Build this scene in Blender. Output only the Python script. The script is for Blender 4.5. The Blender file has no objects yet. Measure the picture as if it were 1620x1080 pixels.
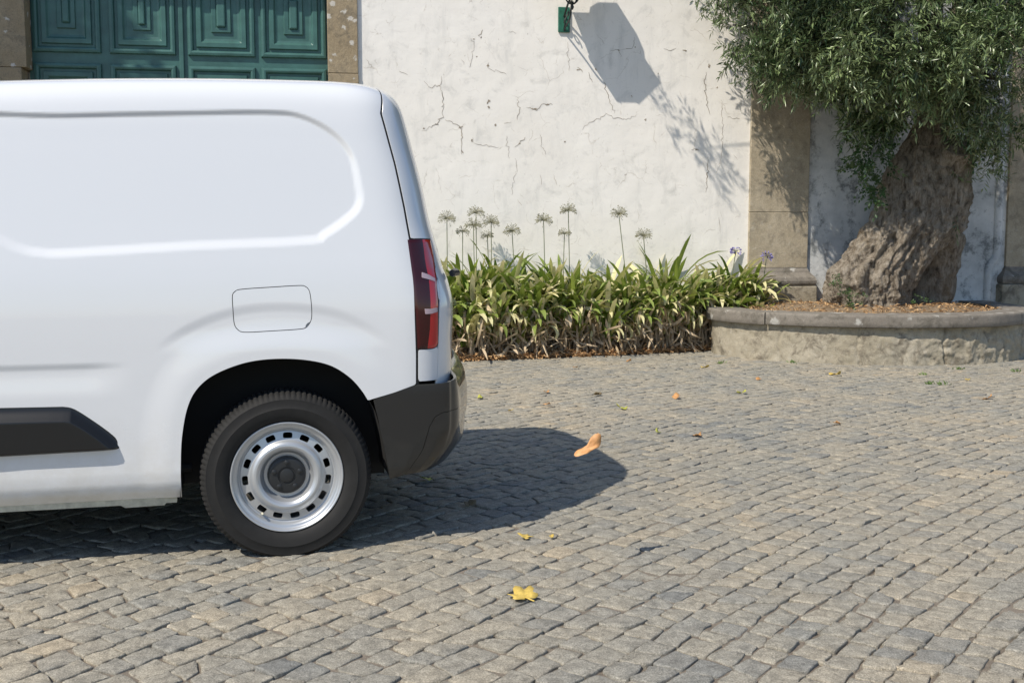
import bpy, math, random
import numpy as np
R_ = math.radians
rng = np.random.default_rng(7); random.seed(7)
sc = bpy.context.scene
COL = sc.collection

# ------------------------------------------------------------------ camera, sky, sun, exposure
F_PX, HOR, CAM_H = 1750.0, 365.0, 1.265
PITCH = math.atan((540 - HOR) / F_PX)
cd = bpy.data.cameras.new('camera'); cd.sensor_width = 36; cd.lens = 36 * F_PX / 1620
cd.clip_start = 0.05; cd.clip_end = 2000
cam = bpy.data.objects.new('camera', cd); COL.objects.link(cam)
cam.location = (0, 0, CAM_H); cam.rotation_euler = (math.pi / 2 - PITCH, 0, 0)
sc.camera = cam
SUN_AZ, SUN_EL = R_(44.9), R_(49.4)          # direction in which the light travels over the ground, height of the sun
wd = bpy.data.worlds.new('World'); sc.world = wd; wd.use_nodes = True
nt = wd.node_tree; bg = nt.nodes['Background']
sky = nt.nodes.new('ShaderNodeTexSky'); sky.sky_type = 'NISHITA'; sky.sun_disc = False
sky.sun_elevation = SUN_EL
sky.sun_rotation = math.atan2(-math.cos(SUN_AZ), -math.sin(SUN_AZ))
sky.air_density = 1.0; sky.dust_density = 0.5; sky.ozone_density = 3.0
nt.links.new(sky.outputs[0], bg.inputs[0]); bg.inputs[1].default_value = 0.118
sl = bpy.data.lights.new('sun', 'SUN'); sl.energy = 4.2; sl.angle = R_(0.5); sl.color = (1.0, 0.92, 0.80)
sun = bpy.data.objects.new('sun', sl); COL.objects.link(sun)
sun.location = (-8, -8, 15)
from mathutils import Vector
SD = Vector((math.cos(SUN_AZ) * math.cos(SUN_EL), math.sin(SUN_AZ) * math.cos(SUN_EL), -math.sin(SUN_EL)))
sun.rotation_euler = SD.to_track_quat('-Z', 'Y').to_euler()
sc.view_settings.view_transform = 'Standard'; sc.view_settings.look = 'None'
sc.view_settings.exposure = 0.24; sc.view_settings.gamma = 1.0

# ------------------------------------------------------------------ photo ray -> real surface
def ray(x, y):
    cx = (x - 810) / F_PX; cy = -(y - 540) / F_PX
    return np.array([cx, math.cos(PITCH) + cy * math.sin(PITCH), -math.sin(PITCH) + cy * math.cos(PITCH)])
CAMP = np.array([0, 0, CAM_H])
def on_ground(x, y, z=0.0):
    r = ray(x, y); return CAMP + r * ((z - CAM_H) / r[2])
def on_vplane(x, y, O, th):
    n = np.array([math.sin(th), -math.cos(th), 0]); r = ray(x, y)
    return CAMP + r * ((np.array(O) - CAMP).dot(n) / r.dot(n))
def at_depth(x, y, Y):
    r = ray(x, y); return CAMP + r * (Y / r[1])

# ------------------------------------------------------------------ helpers

def pchip(xs, ys):
    xs = np.array(xs, float); ys = np.array(ys, float)
    h = np.diff(xs); d = np.diff(ys) / h
    m = np.zeros_like(ys); m[0] = d[0]; m[-1] = d[-1]
    for i in range(1, len(xs) - 1):
        if d[i - 1] * d[i] > 0:
            w1 = 2 * h[i] + h[i - 1]; w2 = h[i] + 2 * h[i - 1]
            m[i] = (w1 + w2) / (w1 / d[i - 1] + w2 / d[i])
    def f(x):
        x = np.asarray(x, float); i = np.clip(np.searchsorted(xs, x) - 1, 0, len(xs) - 2)
        t = np.clip((x - xs[i]) / h[i], 0, 1)
        return ((1 + 2 * t) * (1 - t) ** 2 * ys[i] + t * (1 - t) ** 2 * h[i] * m[i]
                + t * t * (3 - 2 * t) * ys[i + 1] + t * t * (t - 1) * h[i] * m[i + 1])
    return f
def smooth(x): x = np.clip(x, 0, 1); return x * x * (3 - 2 * x)
_perm = rng.random((64, 64, 64))
def noise(p, s=1.0, octaves=3):
    p = np.asarray(p, float) * s; out = np.zeros(p.shape[:-1]); amp = 1; tot = 0
    for o in range(octaves):
        i = np.floor(p).astype(int); f = p - i; f = f * f * (3 - 2 * f)
        def g(a, b, c): return _perm[(i[..., 0] + a) & 63, (i[..., 1] + b) & 63, (i[..., 2] + c) & 63]
        x0 = g(0,0,0)*(1-f[...,0])+g(1,0,0)*f[...,0]; x1 = g(0,1,0)*(1-f[...,0])+g(1,1,0)*f[...,0]
        x2 = g(0,0,1)*(1-f[...,0])+g(1,0,1)*f[...,0]; x3 = g(0,1,1)*(1-f[...,0])+g(1,1,1)*f[...,0]
        y0 = x0*(1-f[...,1])+x1*f[...,1]; y1 = x2*(1-f[...,1])+x3*f[...,1]
        out += amp * (y0*(1-f[...,2])+y1*f[...,2]); tot += amp; amp *= .5; p = p * 2.03 + 17.3
    return out / tot * 2 - 1
def wall_y(u, z): return -.008*noise(np.stack([np.asarray(u, float), np.asarray(z, float), np.zeros(np.shape(u))], -1), .9, 3)
def catmull(pts, n=6, closed=True):
    pts = np.array(pts, float); N = len(pts); out = []
    rngI = range(N) if closed else range(N - 1)
    for i in rngI:
        if closed: p0, p1, p2, p3 = pts[i-1], pts[i], pts[(i+1) % N], pts[(i+2) % N]
        else: p0, p1, p2, p3 = pts[max(i-1, 0)], pts[i], pts[i+1], pts[min(i+2, N-1)]
        for k in range(n):
            t = k / n
            out.append(.5 * ((2*p1) + (-p0+p2)*t + (2*p0-5*p1+4*p2-p3)*t*t + (-p0+3*p1-3*p2+p3)*t**3))
    if not closed: out.append(pts[-1])
    return np.array(out)
def sdf_poly(a, b, poly):
    a = np.asarray(a, float); b = np.asarray(b, float); sh = a.shape; a = a.ravel(); b = b.ravel()
    d = np.full(a.shape, 1e9); ins = np.zeros(a.shape, bool)
    P = np.asarray(poly); Q = np.roll(P, -1, 0)
    for (x0, y0), (x1, y1) in zip(P, Q):
        ex, ey = x1 - x0, y1 - y0; L = ex*ex + ey*ey + 1e-18
        t = np.clip(((a - x0)*ex + (b - y0)*ey) / L, 0, 1)
        d = np.minimum(d, (a - x0 - t*ex)**2 + (b - y0 - t*ey)**2)
        c = ((y0 > b) != (y1 > b)) & (a < (x1 - x0) * (b - y0) / (y1 - y0 + 1e-18) + x0)
        ins ^= c
    d = np.sqrt(d); return np.where(ins, -d, d).reshape(sh)

class MB:
    """collects geometry and links it as ONE mesh object"""
    def __init__(s): s.v = []; s.f = []; s.m = []; s.n = 0
    def add(s, verts, faces, mi=0):
        verts = np.asarray(verts, float).reshape(-1, 3)
        s.v.append(verts); o = s.n; s.n += len(verts)
        s.f.extend([tuple(int(i) + o for i in f) for f in faces]); s.m.extend([mi] * len(faces))
    def box(s, x0, x1, y0, y1, z0, z1, mi=0, T=None):
        v = np.array([(x, y, z) for x in (x0, x1) for y in (y0, y1) for z in (z0, z1)], float)
        if T is not None: v = T(v)
        s.add(v, [(0,1,3,2),(4,6,7,5),(0,4,5,1),(2,3,7,6),(0,2,6,4),(1,5,7,3)], mi)
    def tube(s, pts, rad, seg=8, mi=0, cap=True, jit=None):
        pts = np.array(pts, float); n = len(pts)
        rad = np.full(n, rad, float) if np.isscalar(rad) else np.array(rad, float)
        tg = np.gradient(pts, axis=0); tg /= np.linalg.norm(tg, axis=1)[:, None] + 1e-12
        up = np.array([0, 0, 1.0]) if abs(tg[0][2]) < .9 else np.array([1.0, 0, 0])
        a = np.cross(tg[0], up); a /= np.linalg.norm(a); vs = []
        an = np.arange(seg) * 2 * math.pi / seg
        for i in range(n):
            a = a - tg[i] * a.dot(tg[i]); a /= np.linalg.norm(a) + 1e-12; b = np.cross(tg[i], a)
            vs.append(pts[i] + rad[i] * (np.cos(an)[:, None] * a + np.sin(an)[:, None] * b))
        vs = np.array(vs).reshape(-1, 3); fs = []
        for i in range(n - 1):
            for k in range(seg):
                k2 = (k + 1) % seg; fs.append((i*seg+k, (i+1)*seg+k, (i+1)*seg+k2, i*seg+k2))
        if cap: fs.append(tuple(range(seg))); fs.append(tuple((n-1)*seg + seg-1-k for k in range(seg)))
        if jit is not None: vs = vs + jit(vs)
        s.add(vs, fs, mi)
    def lathe(s, prof, seg=64, mi=0, f=None):
        """profile (r, y) turned round the local y axis"""
        prof = np.array(prof, float); an = np.arange(seg) * 2 * math.pi / seg; vs = []
        for (r, y) in prof: vs.append(np.stack([r*np.cos(an), np.full(seg, y), r*np.sin(an)], 1))
        vs = np.array(vs)
        if f is not None: vs = f(vs, an)
        n = len(prof); fs = []
        for i in range(n - 1):
            for k in range(seg):
                k2 = (k+1) % seg; fs.append((i*seg+k, i*seg+k2, (i+1)*seg+k2, (i+1)*seg+k))
        s.add(vs.reshape(-1, 3), fs, mi)
    def build(s, name, mats, parent=None, smooth_=False, normals=None, loc=None, sharp=None):
        me = bpy.data.meshes.new(name)
        V = np.concatenate(s.v) if s.v else np.zeros((0, 3))
        me.from_pydata(V.tolist(), [], s.f)
        if not isinstance(mats, (list, tuple)): mats = [mats]
        for m in mats: me.materials.append(m)
        me.polygons.foreach_set('material_index', s.m)
        if smooth_: me.polygons.foreach_set('use_smooth', [True] * len(me.polygons))
        me.update()
        if sharp is not None and smooth_: me.set_sharp_from_angle(angle=R_(sharp))
        if normals is not None: me.normals_split_custom_set_from_vertices(normals.tolist())
        o = bpy.data.objects.new(name, me); COL.objects.link(o)
        if parent is not None: o.parent = parent
        if loc is not None: o.location = loc
        return o
def tag(o, label=None, cat=None, group=None, kind=None):
    if label: o['label'] = label
    if cat: o['category'] = cat
    if group: o['group'] = group
    if kind: o['kind'] = kind
    return o
def empty(name, loc=(0, 0, 0), rz=0.0):
    o = bpy.data.objects.new(name, None); COL.objects.link(o); o.location = loc; o.rotation_euler = (0, 0, rz)
    o.empty_display_size = .2; return o
def bevel(o, w, seg=2):
    m = o.modifiers.new('bevel', 'BEVEL'); m.width = w; m.segments = seg; m.limit_method = 'ANGLE'; return o

# ------------------------------------------------------------------ materials
def new_mat(name):
    m = bpy.data.materials.new(name); m.use_nodes = True
    return m, m.node_tree, m.node_tree.nodes['Principled BSDF']
def N(nt, typ, **kw):
    n = nt.nodes.new(typ)
    for k, v in kw.items():
        if k.startswith('i_'): n.inputs[k[2:].replace('_', ' ')].default_value = v
        else: setattr(n, k, v)
    return n
def ramp(nt, src, stops):
    r = nt.nodes.new('ShaderNodeValToRGB'); e = r.color_ramp.elements
    while len(e) < len(stops): e.new(.5)
    for k, (p, c) in enumerate(stops):
        e[k].position = p; e[k].color = (*c, 1) if len(c) == 3 else c
    nt.links.new(src, r.inputs[0]); return r
def g3(v): return (v, v, v)
def mix(nt, fac, a, b, mode='MIX'):
    m = nt.nodes.new('ShaderNodeMix'); m.data_type = 'RGBA'; m.blend_type = mode
    for sock, val in ((m.inputs[0], fac), (m.inputs[6], a), (m.inputs[7], b)):
        if hasattr(val, 'links'): nt.links.new(val, sock)
        else: sock.default_value = val if isinstance(val, (int, float)) else (*val, 1)
    return m.outputs[2]
def tex_noise(nt, scale, detail=6, rough=.6, vec=None, dist=0):
    n = N(nt, 'ShaderNodeTexNoise'); n.inputs['Scale'].default_value = scale; n.inputs['Detail'].default_value = detail
    n.inputs['Roughness'].default_value = rough; n.inputs['Distortion'].default_value = dist
    if vec is not None: nt.links.new(vec, n.inputs['Vector'])
    return n.outputs['Fac']
def obj_co(nt, scale=(1, 1, 1)):
    t = nt.nodes.new('ShaderNodeTexCoord'); mp = nt.nodes.new('ShaderNodeMapping'); mp.inputs['Scale'].default_value = scale
    nt.links.new(t.outputs['Object'], mp.inputs[0]); return mp.outputs[0]
def bump(nt, bs, h, strength=.3, dist=.01, prev=None):
    b = nt.nodes.new('ShaderNodeBump'); b.inputs['Strength'].default_value = strength; b.inputs['Distance'].default_value = dist
    nt.links.new(h, b.inputs['Height'])
    if prev is not None: nt.links.new(prev, b.inputs['Normal'])
    nt.links.new(b.outputs[0], bs.inputs['Normal']); return b.outputs[0]
def simple(name, col, rough=.5, metal=0, coat=0, spec=None, var=0, vs=40, bmp=0, bs_=200, bd=.002):
    m, nt, bs = new_mat(name)
    bs.inputs['Base Color'].default_value = (*col, 1); bs.inputs['Roughness'].default_value = rough
    bs.inputs['Metallic'].default_value = metal; bs.inputs['Coat Weight'].default_value = coat; bs.inputs['Coat Roughness'].default_value = .04
    if spec is not None: bs.inputs['Specular IOR Level'].default_value = spec
    co = obj_co(nt)
    if var:
        r = ramp(nt, tex_noise(nt, vs, vec=co), [(.3, tuple(c*(1-var) for c in col)), (.7, tuple(min(1, c*(1+var)) for c in col))])
        nt.links.new(r.outputs[0], bs.inputs['Base Color'])
    if bmp: bump(nt, bs, tex_noise(nt, bs_, vec=co), bmp, bd)
    return m

def m_plaster():
    m, nt, bs = new_mat('lime_plaster'); co = obj_co(nt)
    big = ramp(nt, tex_noise(nt, .7, 5, .6, co), [(.3, (.82, .785, .725)), (.7, (.86, .835, .79))])
    n2 = ramp(nt, tex_noise(nt, 5, 8, .7, co, .5), [(.54, g3(0)), (.70, g3(1))])
    c = mix(nt, n2.outputs[0], big.outputs[0], (.66, .64, .60)); 
    st = ramp(nt, tex_noise(nt, 1.0, 6, .7, obj_co(nt, (5, 5, 1.1)), .3), [(.54, g3(0)), (.72, g3(.5))])
    c = mix(nt, st.outputs[0], c, (.60, .59, .56))
    sp = ramp(nt, tex_noise(nt, 26, 6, .75, co), [(.63, g3(0)), (.68, g3(.6))])
    c = mix(nt, sp.outputs[0], c, (.42, .38, .32))
    for sc_, th in ((1.5, .010), (3.4, .012)):      # hairline cracks
        dn = N(nt, 'ShaderNodeTexNoise'); dn.inputs['Scale'].default_value = 3.0; dn.inputs['Detail'].default_value = 6; nt.links.new(co, dn.inputs['Vector'])
        vm = N(nt, 'ShaderNodeVectorMath', operation='MULTIPLY_ADD'); nt.links.new(dn.outputs['Color'], vm.inputs[0]); vm.inputs[1].default_value = (.35, .35, .35); nt.links.new(co, vm.inputs[2])
        vo = N(nt, 'ShaderNodeTexVoronoi', feature='DISTANCE_TO_EDGE'); vo.inputs['Scale'].default_value = sc_; nt.links.new(vm.outputs[0], vo.inputs['Vector'])
        ln = ramp(nt, vo.outputs['Distance'], [(0, g3(1)), (th, g3(0))])
        mk = ramp(nt, tex_noise(nt, 1.9 + sc_, 4, .6, co), [(.52, g3(0)), (.62, g3(.55))])
        mm = N(nt, 'ShaderNodeMath', operation='MULTIPLY'); nt.links.new(ln.outputs[0], mm.inputs[0]); nt.links.new(mk.outputs[0], mm.inputs[1])
        c = mix(nt, mm.outputs[0], c, (.42, .37, .30))
    nt.links.new(c, bs.inputs['Base Color']); bs.inputs['Roughness'].default_value = .9
    b1 = bump(nt, bs, tex_noise(nt, 3.5, 4, .5, co), .5, .02)
    bump(nt, bs, tex_noise(nt, 60, 6, .7, co), .25, .004, b1); return m
def m_stained():
    m, nt, bs = new_mat('damp_plaster'); co = obj_co(nt)
    big = ramp(nt, tex_noise(nt, 1.3, 6, .65, co, .1), [(.3, (.36, .38, .38)), (.5, (.60, .61, .60)), (.66, (.78, .77, .74))])
    n2 = ramp(nt, tex_noise(nt, 3.2, 10, .78, co, .1), [(.50, g3(0)), (.60, g3(.8))])
    c = mix(nt, n2.outputs[0], big.outputs[0], (.13, .14, .14))
    nt.links.new(c, bs.inputs['Base Color']); bs.inputs['Roughness'].default_value = .9
    bump(nt, bs, tex_noise(nt, 9, 8, .7, co), .5, .015); return m
def m_stone(name, c1, c2, lichen=(.62, .60, .55), lamt=.5, dark=(.10, .09, .07), damt=.5, ls=9):
    m, nt, bs = new_mat(name); co = obj_co(nt)
    base = ramp(nt, tex_noise(nt, 3, 8, .7, co, .3), [(.3, c1), (.7, c2)])
    gr = ramp(nt, tex_noise(nt, 130, 4, .8, co), [(.3, g3(.72)), (.7, g3(1.25))])
    c = mix(nt, 1.0, base.outputs[0], gr.outputs[0], 'MULTIPLY')
    dk = ramp(nt, tex_noise(nt, 6, 9, .75, co, .4), [(.50, g3(0)), (.62, g3(damt))])
    c = mix(nt, dk.outputs[0], c, dark)
    vo = N(nt, 'ShaderNodeTexVoronoi'); vo.inputs['Scale'].default_value = ls; nt.links.new(co, vo.inputs['Vector'])
    nz = tex_noise(nt, ls * 2.2, 5, .7, co)
    ad = N(nt, 'ShaderNodeMath', operation='MULTIPLY_ADD'); nt.links.new(nz, ad.inputs[0]); ad.inputs[1].default_value = .95
    nt.links.new(vo.outputs['Distance'], ad.inputs[2])
    li = ramp(nt, ad.outputs[0], [(.60, g3(lamt)), (.68, g3(0))])
    c = mix(nt, li.outputs[0], c, lichen)
    nt.links.new(c, bs.inputs['Base Color']); bs.inputs['Roughness'].default_value = .92
    b1 = bump(nt, bs, tex_noise(nt, 12, 8, .7, co), .6, .015)
    bump(nt, bs, tex_noise(nt, 150, 4, .7, co), .5, .003, b1); return m
def m_cobble():
    m, nt, bs = new_mat('granite_sett'); co = obj_co(nt)
    at = N(nt, 'ShaderNodeAttribute'); at.attribute_name = 'tone'
    r = ramp(nt, at.outputs['Fac'], [(0, (.195, .194, .180)), (.10, (.245, .236, .208)), (.5, (.292, .269, .220)), (.82, (.320, .289, .230)), (1, (.36, .303, .220))])
    gr = ramp(nt, tex_noise(nt, 190, 5, .85, co), [(.36, g3(.50)), (.5, g3(1.0)), (.62, g3(1.62))])
    c = mix(nt, 1.0, r.outputs[0], gr.outputs[0], 'MULTIPLY')
    st = ramp(nt, tex_noise(nt, 22, 7, .7, co, .4), [(.38, g3(.76)), (.6, g3(1.18))])
    c = mix(nt, 1.0, c, st.outputs[0], 'MULTIPLY')
    st2 = ramp(nt, tex_noise(nt, 1.1, 4, .6, co, .4), [(.35, (.90, .93, .96)), (.65, (1.08, 1.05, 1.0))])
    c = mix(nt, 1.0, c, st2.outputs[0], 'MULTIPLY')
    nt.links.new(c, bs.inputs['Base Color']); bs.inputs['Roughness'].default_value = .75
    bs.inputs['Specular IOR Level'].default_value = .35
    b1 = bump(nt, bs, tex_noise(nt, 28, 9, .75, co, .5), .6, .010)
    bump(nt, bs, tex_noise(nt, 170, 5, .85, co), .55, .003, b1); return m
def m_sand():
    m, nt, bs = new_mat('joint_sand'); co = obj_co(nt)
    r = ramp(nt, tex_noise(nt, 9, 8, .7, co), [(.3, (.13, .108, .084)), (.7, (.25, .212, .165))])
    g = ramp(nt, tex_noise(nt, 240, 4, .8, co), [(.3, g3(.55)), (.7, g3(1.5))])
    nt.links.new(mix(nt, 1.0, r.outputs[0], g.outputs[0], 'MULTIPLY'), bs.inputs['Base Color']); bs.inputs['Roughness'].default_value = .95
    bump(nt, bs, tex_noise(nt, 180, 5, .7, co), .8, .006); return m
def m_bark():
    m, nt, bs = new_mat('olive_bark'); co = obj_co(nt, (1, 1, .42))
    r = ramp(nt, tex_noise(nt, 16, 9, .82, co, .4), [(.38, (.085, .065, .045)), (.46, (.29, .24, .18)), (.55, (.47, .405, .32)), (.66, (.64, .57, .47))])
    co2 = obj_co(nt); mo = ramp(nt, tex_noise(nt, 2.6, 7, .7, co2, .5), [(.56, g3(0)), (.70, g3(.75))])
    c = mix(nt, mo.outputs[0], r.outputs[0], (.21, .145, .075))
    nt.links.new(c, bs.inputs['Base Color']); bs.inputs['Roughness'].default_value = .95
    b1 = bump(nt, bs, tex_noise(nt, 18, 9, .8, co, .4), 1.0, .05)
    bump(nt, bs, tex_noise(nt, 48, 8, .85, co2), 1.0, .03, b1); return m
def m_leaf(name, col, col2, rough=.45, trans=.25, vs=1.2):
    m, nt, bs = new_mat(name); co = obj_co(nt)
    at = N(nt, 'ShaderNodeAttribute'); at.attribute_name = 'tone'
    r = ramp(nt, at.outputs['Fac'], [(0, col), (1, col2)])
    geo = nt.nodes.new('ShaderNodeNewGeometry')
    c = mix(nt, geo.outputs['Backfacing'], r.outputs[0], tuple(min(1, (a + b) * .5 * 1.0 + .025) for a, b in zip(col, col2)))
    nt.links.new(c, bs.inputs['Base Color']); bs.inputs['Roughness'].default_value = rough
    tr = N(nt, 'ShaderNodeBsdfTranslucent'); nt.links.new(c, tr.inputs[0])
    ms = nt.nodes.new('ShaderNodeMixShader'); ms.inputs[0].default_value = trans
    nt.links.new(bs.outputs[0], ms.inputs[1]); nt.links.new(tr.outputs[0], ms.inputs[2])
    nt.links.new(ms.outputs[0], nt.nodes['Material Output'].inputs[0]); return m

M = {}
M['plaster'] = m_plaster(); M['damp'] = m_stained()
M['stone'] = m_stone('sandy_granite', (.33, .275, .19), (.48, .415, .31), lamt=.12, damt=.4)
M['stone_l'] = m_stone('lichened_granite', (.27, .21, .13), (.37, .30, .20), lamt=.75, damt=.5, ls=8)
M['coping'] = m_stone('weathered_coping', (.17, .15, .125), (.26, .235, .20), lichen=(.50, .49, .45), lamt=.7, damt=.75, ls=5)
M['rubble'] = m_stone('rough_granite', (.27, .235, .165), (.42, .38, .30), dark=(.13, .11, .08), lamt=.1, damt=.85)
M['cobble'] = m_cobble(); M['sand'] = m_sand()
M['soil'] = simple('soil', (.24, .175, .11), .95, var=.5, vs=30, bmp=.8, bs_=60, bd=.02)
M['bark'] = m_bark()
M['stain'] = simple('plaster_stain', (.70, .655, .575), .95, var=.15, vs=20)
M['crack'] = simple('crack', (.31, .26, .20), .95, var=.6, vs=18)
def m_paint():
    m, nt, bs = new_mat('white_paint'); co = obj_co(nt)
    sp = nt.nodes.new('ShaderNodeSeparateXYZ'); nt.links.new(co, sp.inputs[0])
    mr = N(nt, 'ShaderNodeMapRange'); mr.inputs[1].default_value = .62; mr.inputs[2].default_value = .27; mr.inputs[3].default_value = 0; mr.inputs[4].default_value = .5
    nt.links.new(sp.outputs[2], mr.inputs[0])
    n = ramp(nt, tex_noise(nt, 7, 8, .75, co), [(.38, g3(.1)), (.66, g3(1))])
    mu = N(nt, 'ShaderNodeMath', operation='MULTIPLY'); nt.links.new(mr.outputs[0], mu.inputs[0]); nt.links.new(n.outputs[0], mu.inputs[1])
    nt.links.new(mix(nt, mu.outputs[0], (.705, .725, .748), (.50, .47, .40)), bs.inputs['Base Color'])
    ro = N(nt, 'ShaderNodeMath', operation='MULTIPLY_ADD'); nt.links.new(mu.outputs[0], ro.inputs[0]); ro.inputs[1].default_value = .5; ro.inputs[2].default_value = .24
    nt.links.new(ro.outputs[0], bs.inputs['Roughness']); bs.inputs['Coat Weight'].default_value = 1; bs.inputs['Coat Roughness'].default_value = .03
    bump(nt, bs, tex_noise(nt, 2.2, 2, .4, co), .12, .01); return m
M['paint'] = m_paint()
M['paint_dirty'] = simple('dusty_paint', (.50, .48, .38), .6, var=.25, vs=30)
M['black'] = simple('black_plastic', (.010, .0105, .011), .32, var=.15, vs=400, bmp=.15, bs_=900, bd=.0006)
M['rubber_seal'] = simple('seal', (.008, .008, .008), .6)
M['under'] = simple('underbody', (.012, .012, .012), .8)
M['bumper'] = simple('bumper_plastic', (.008, .0085, .0085), .40, coat=.8)
M['rubber'] = simple('tyre_rubber', (.010, .0099, .0097), .8, var=.25, vs=25, bmp=.2, bs_=300, bd=.001)
M['steel'] = simple('silver_steel', (.50, .52, .54), .36, metal=.55, coat=.5)
M['cap'] = simple('hub_plastic', (.018, .02, .022), .45)
M['chrome'] = simple('chrome', (.7, .7, .7), .15, metal=1)
M['glass'] = simple('dark_glass', (.01, .012, .014), .03, spec=.8)
M['lamp_red'] = simple('lamp_red', (.50, .010, .014), .08, coat=1)
M['lamp_dark'] = simple('lamp_smoked', (.040, .003, .004), .12, coat=.3)
M['lamp_white'] = simple('lamp_clear', (.50, .38, .42), .15, coat=1)
M['door'] = simple('green_paint', (.048, .128, .114), .38, var=.22, vs=6, bmp=.25, bs_=40, bd=.002)
M['door_d'] = simple('green_paint_dark', (.010, .03, .028), .6)
M['iron_g'] = simple('green_iron', (.02, .13, .085), .5, var=.35, vs=40, bmp=.4, bs_=90, bd=.003)
M['iron'] = simple('black_iron', (.03, .035, .033), .55, metal=.3)
M['lglass'] = simple('frosted_glass', (.55, .56, .55), .4)
M['olive'] = m_leaf('olive_leaf', (.026, .056, .018), (.30, .38, .17), .30, .09)
M['sucker'] = m_leaf('broad_leaf', (.03, .075, .02), (.09, .16, .05), .4, .25)
M['twig'] = simple('twig', (.12, .10, .07), .9)
M['strap_g'] = m_leaf('strap_green', (.085, .16, .022), (.38, .45, .09), .38, .28)
M['strap_y'] = m_leaf('strap_cream', (.55, .54, .20), (.80, .72, .48), .5, .25)
M['strap_d'] = m_leaf('strap_dry', (.32, .23, .13), (.74, .60, .42), .8, .15)
M['stalk'] = simple('stalk', (.17, .19, .11), .7)
M['umbel'] = simple('seed_head', (.30, .29, .20), .8, var=.3)
M['purple'] = simple('purple_flower', (.25, .22, .46), .6)
M['litter'] = m_leaf('litter', (.32, .17, .07), (.62, .42, .22), .9, .1)
def leafmat(name, c): return simple(name, c, .6, var=.25, vs=60)
M['l_yellow'] = leafmat('leaf_yellow', (.54, .39, .09)); M['l_orange'] = leafmat('leaf_orange', (.46, .24, .09))
M['l_green'] = leafmat('leaf_lime', (.42, .42, .08)); M['l_brown'] = leafmat('leaf_brown', (.55, .28, .11))
M['l_dark'] = leafmat('leaf_dull', (.16, .12, .06))
M['weed'] = m_leaf('weed', (.06, .12, .02), (.16, .24, .06), .5, .2)
#PART2
def set_tone(o, vals):
    a = o.data.attributes.new('tone', 'FLOAT', 'POINT'); a.data.foreach_set('value', np.asarray(vals, np.float32)); return o

# ------------------------------------------------------------------ ground
mb = MB(); mb.box(-300, 300, -300, 500, -.4, -.013)
g = mb.build('ground', M['sand']); tag(g, kind='structure')

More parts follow.
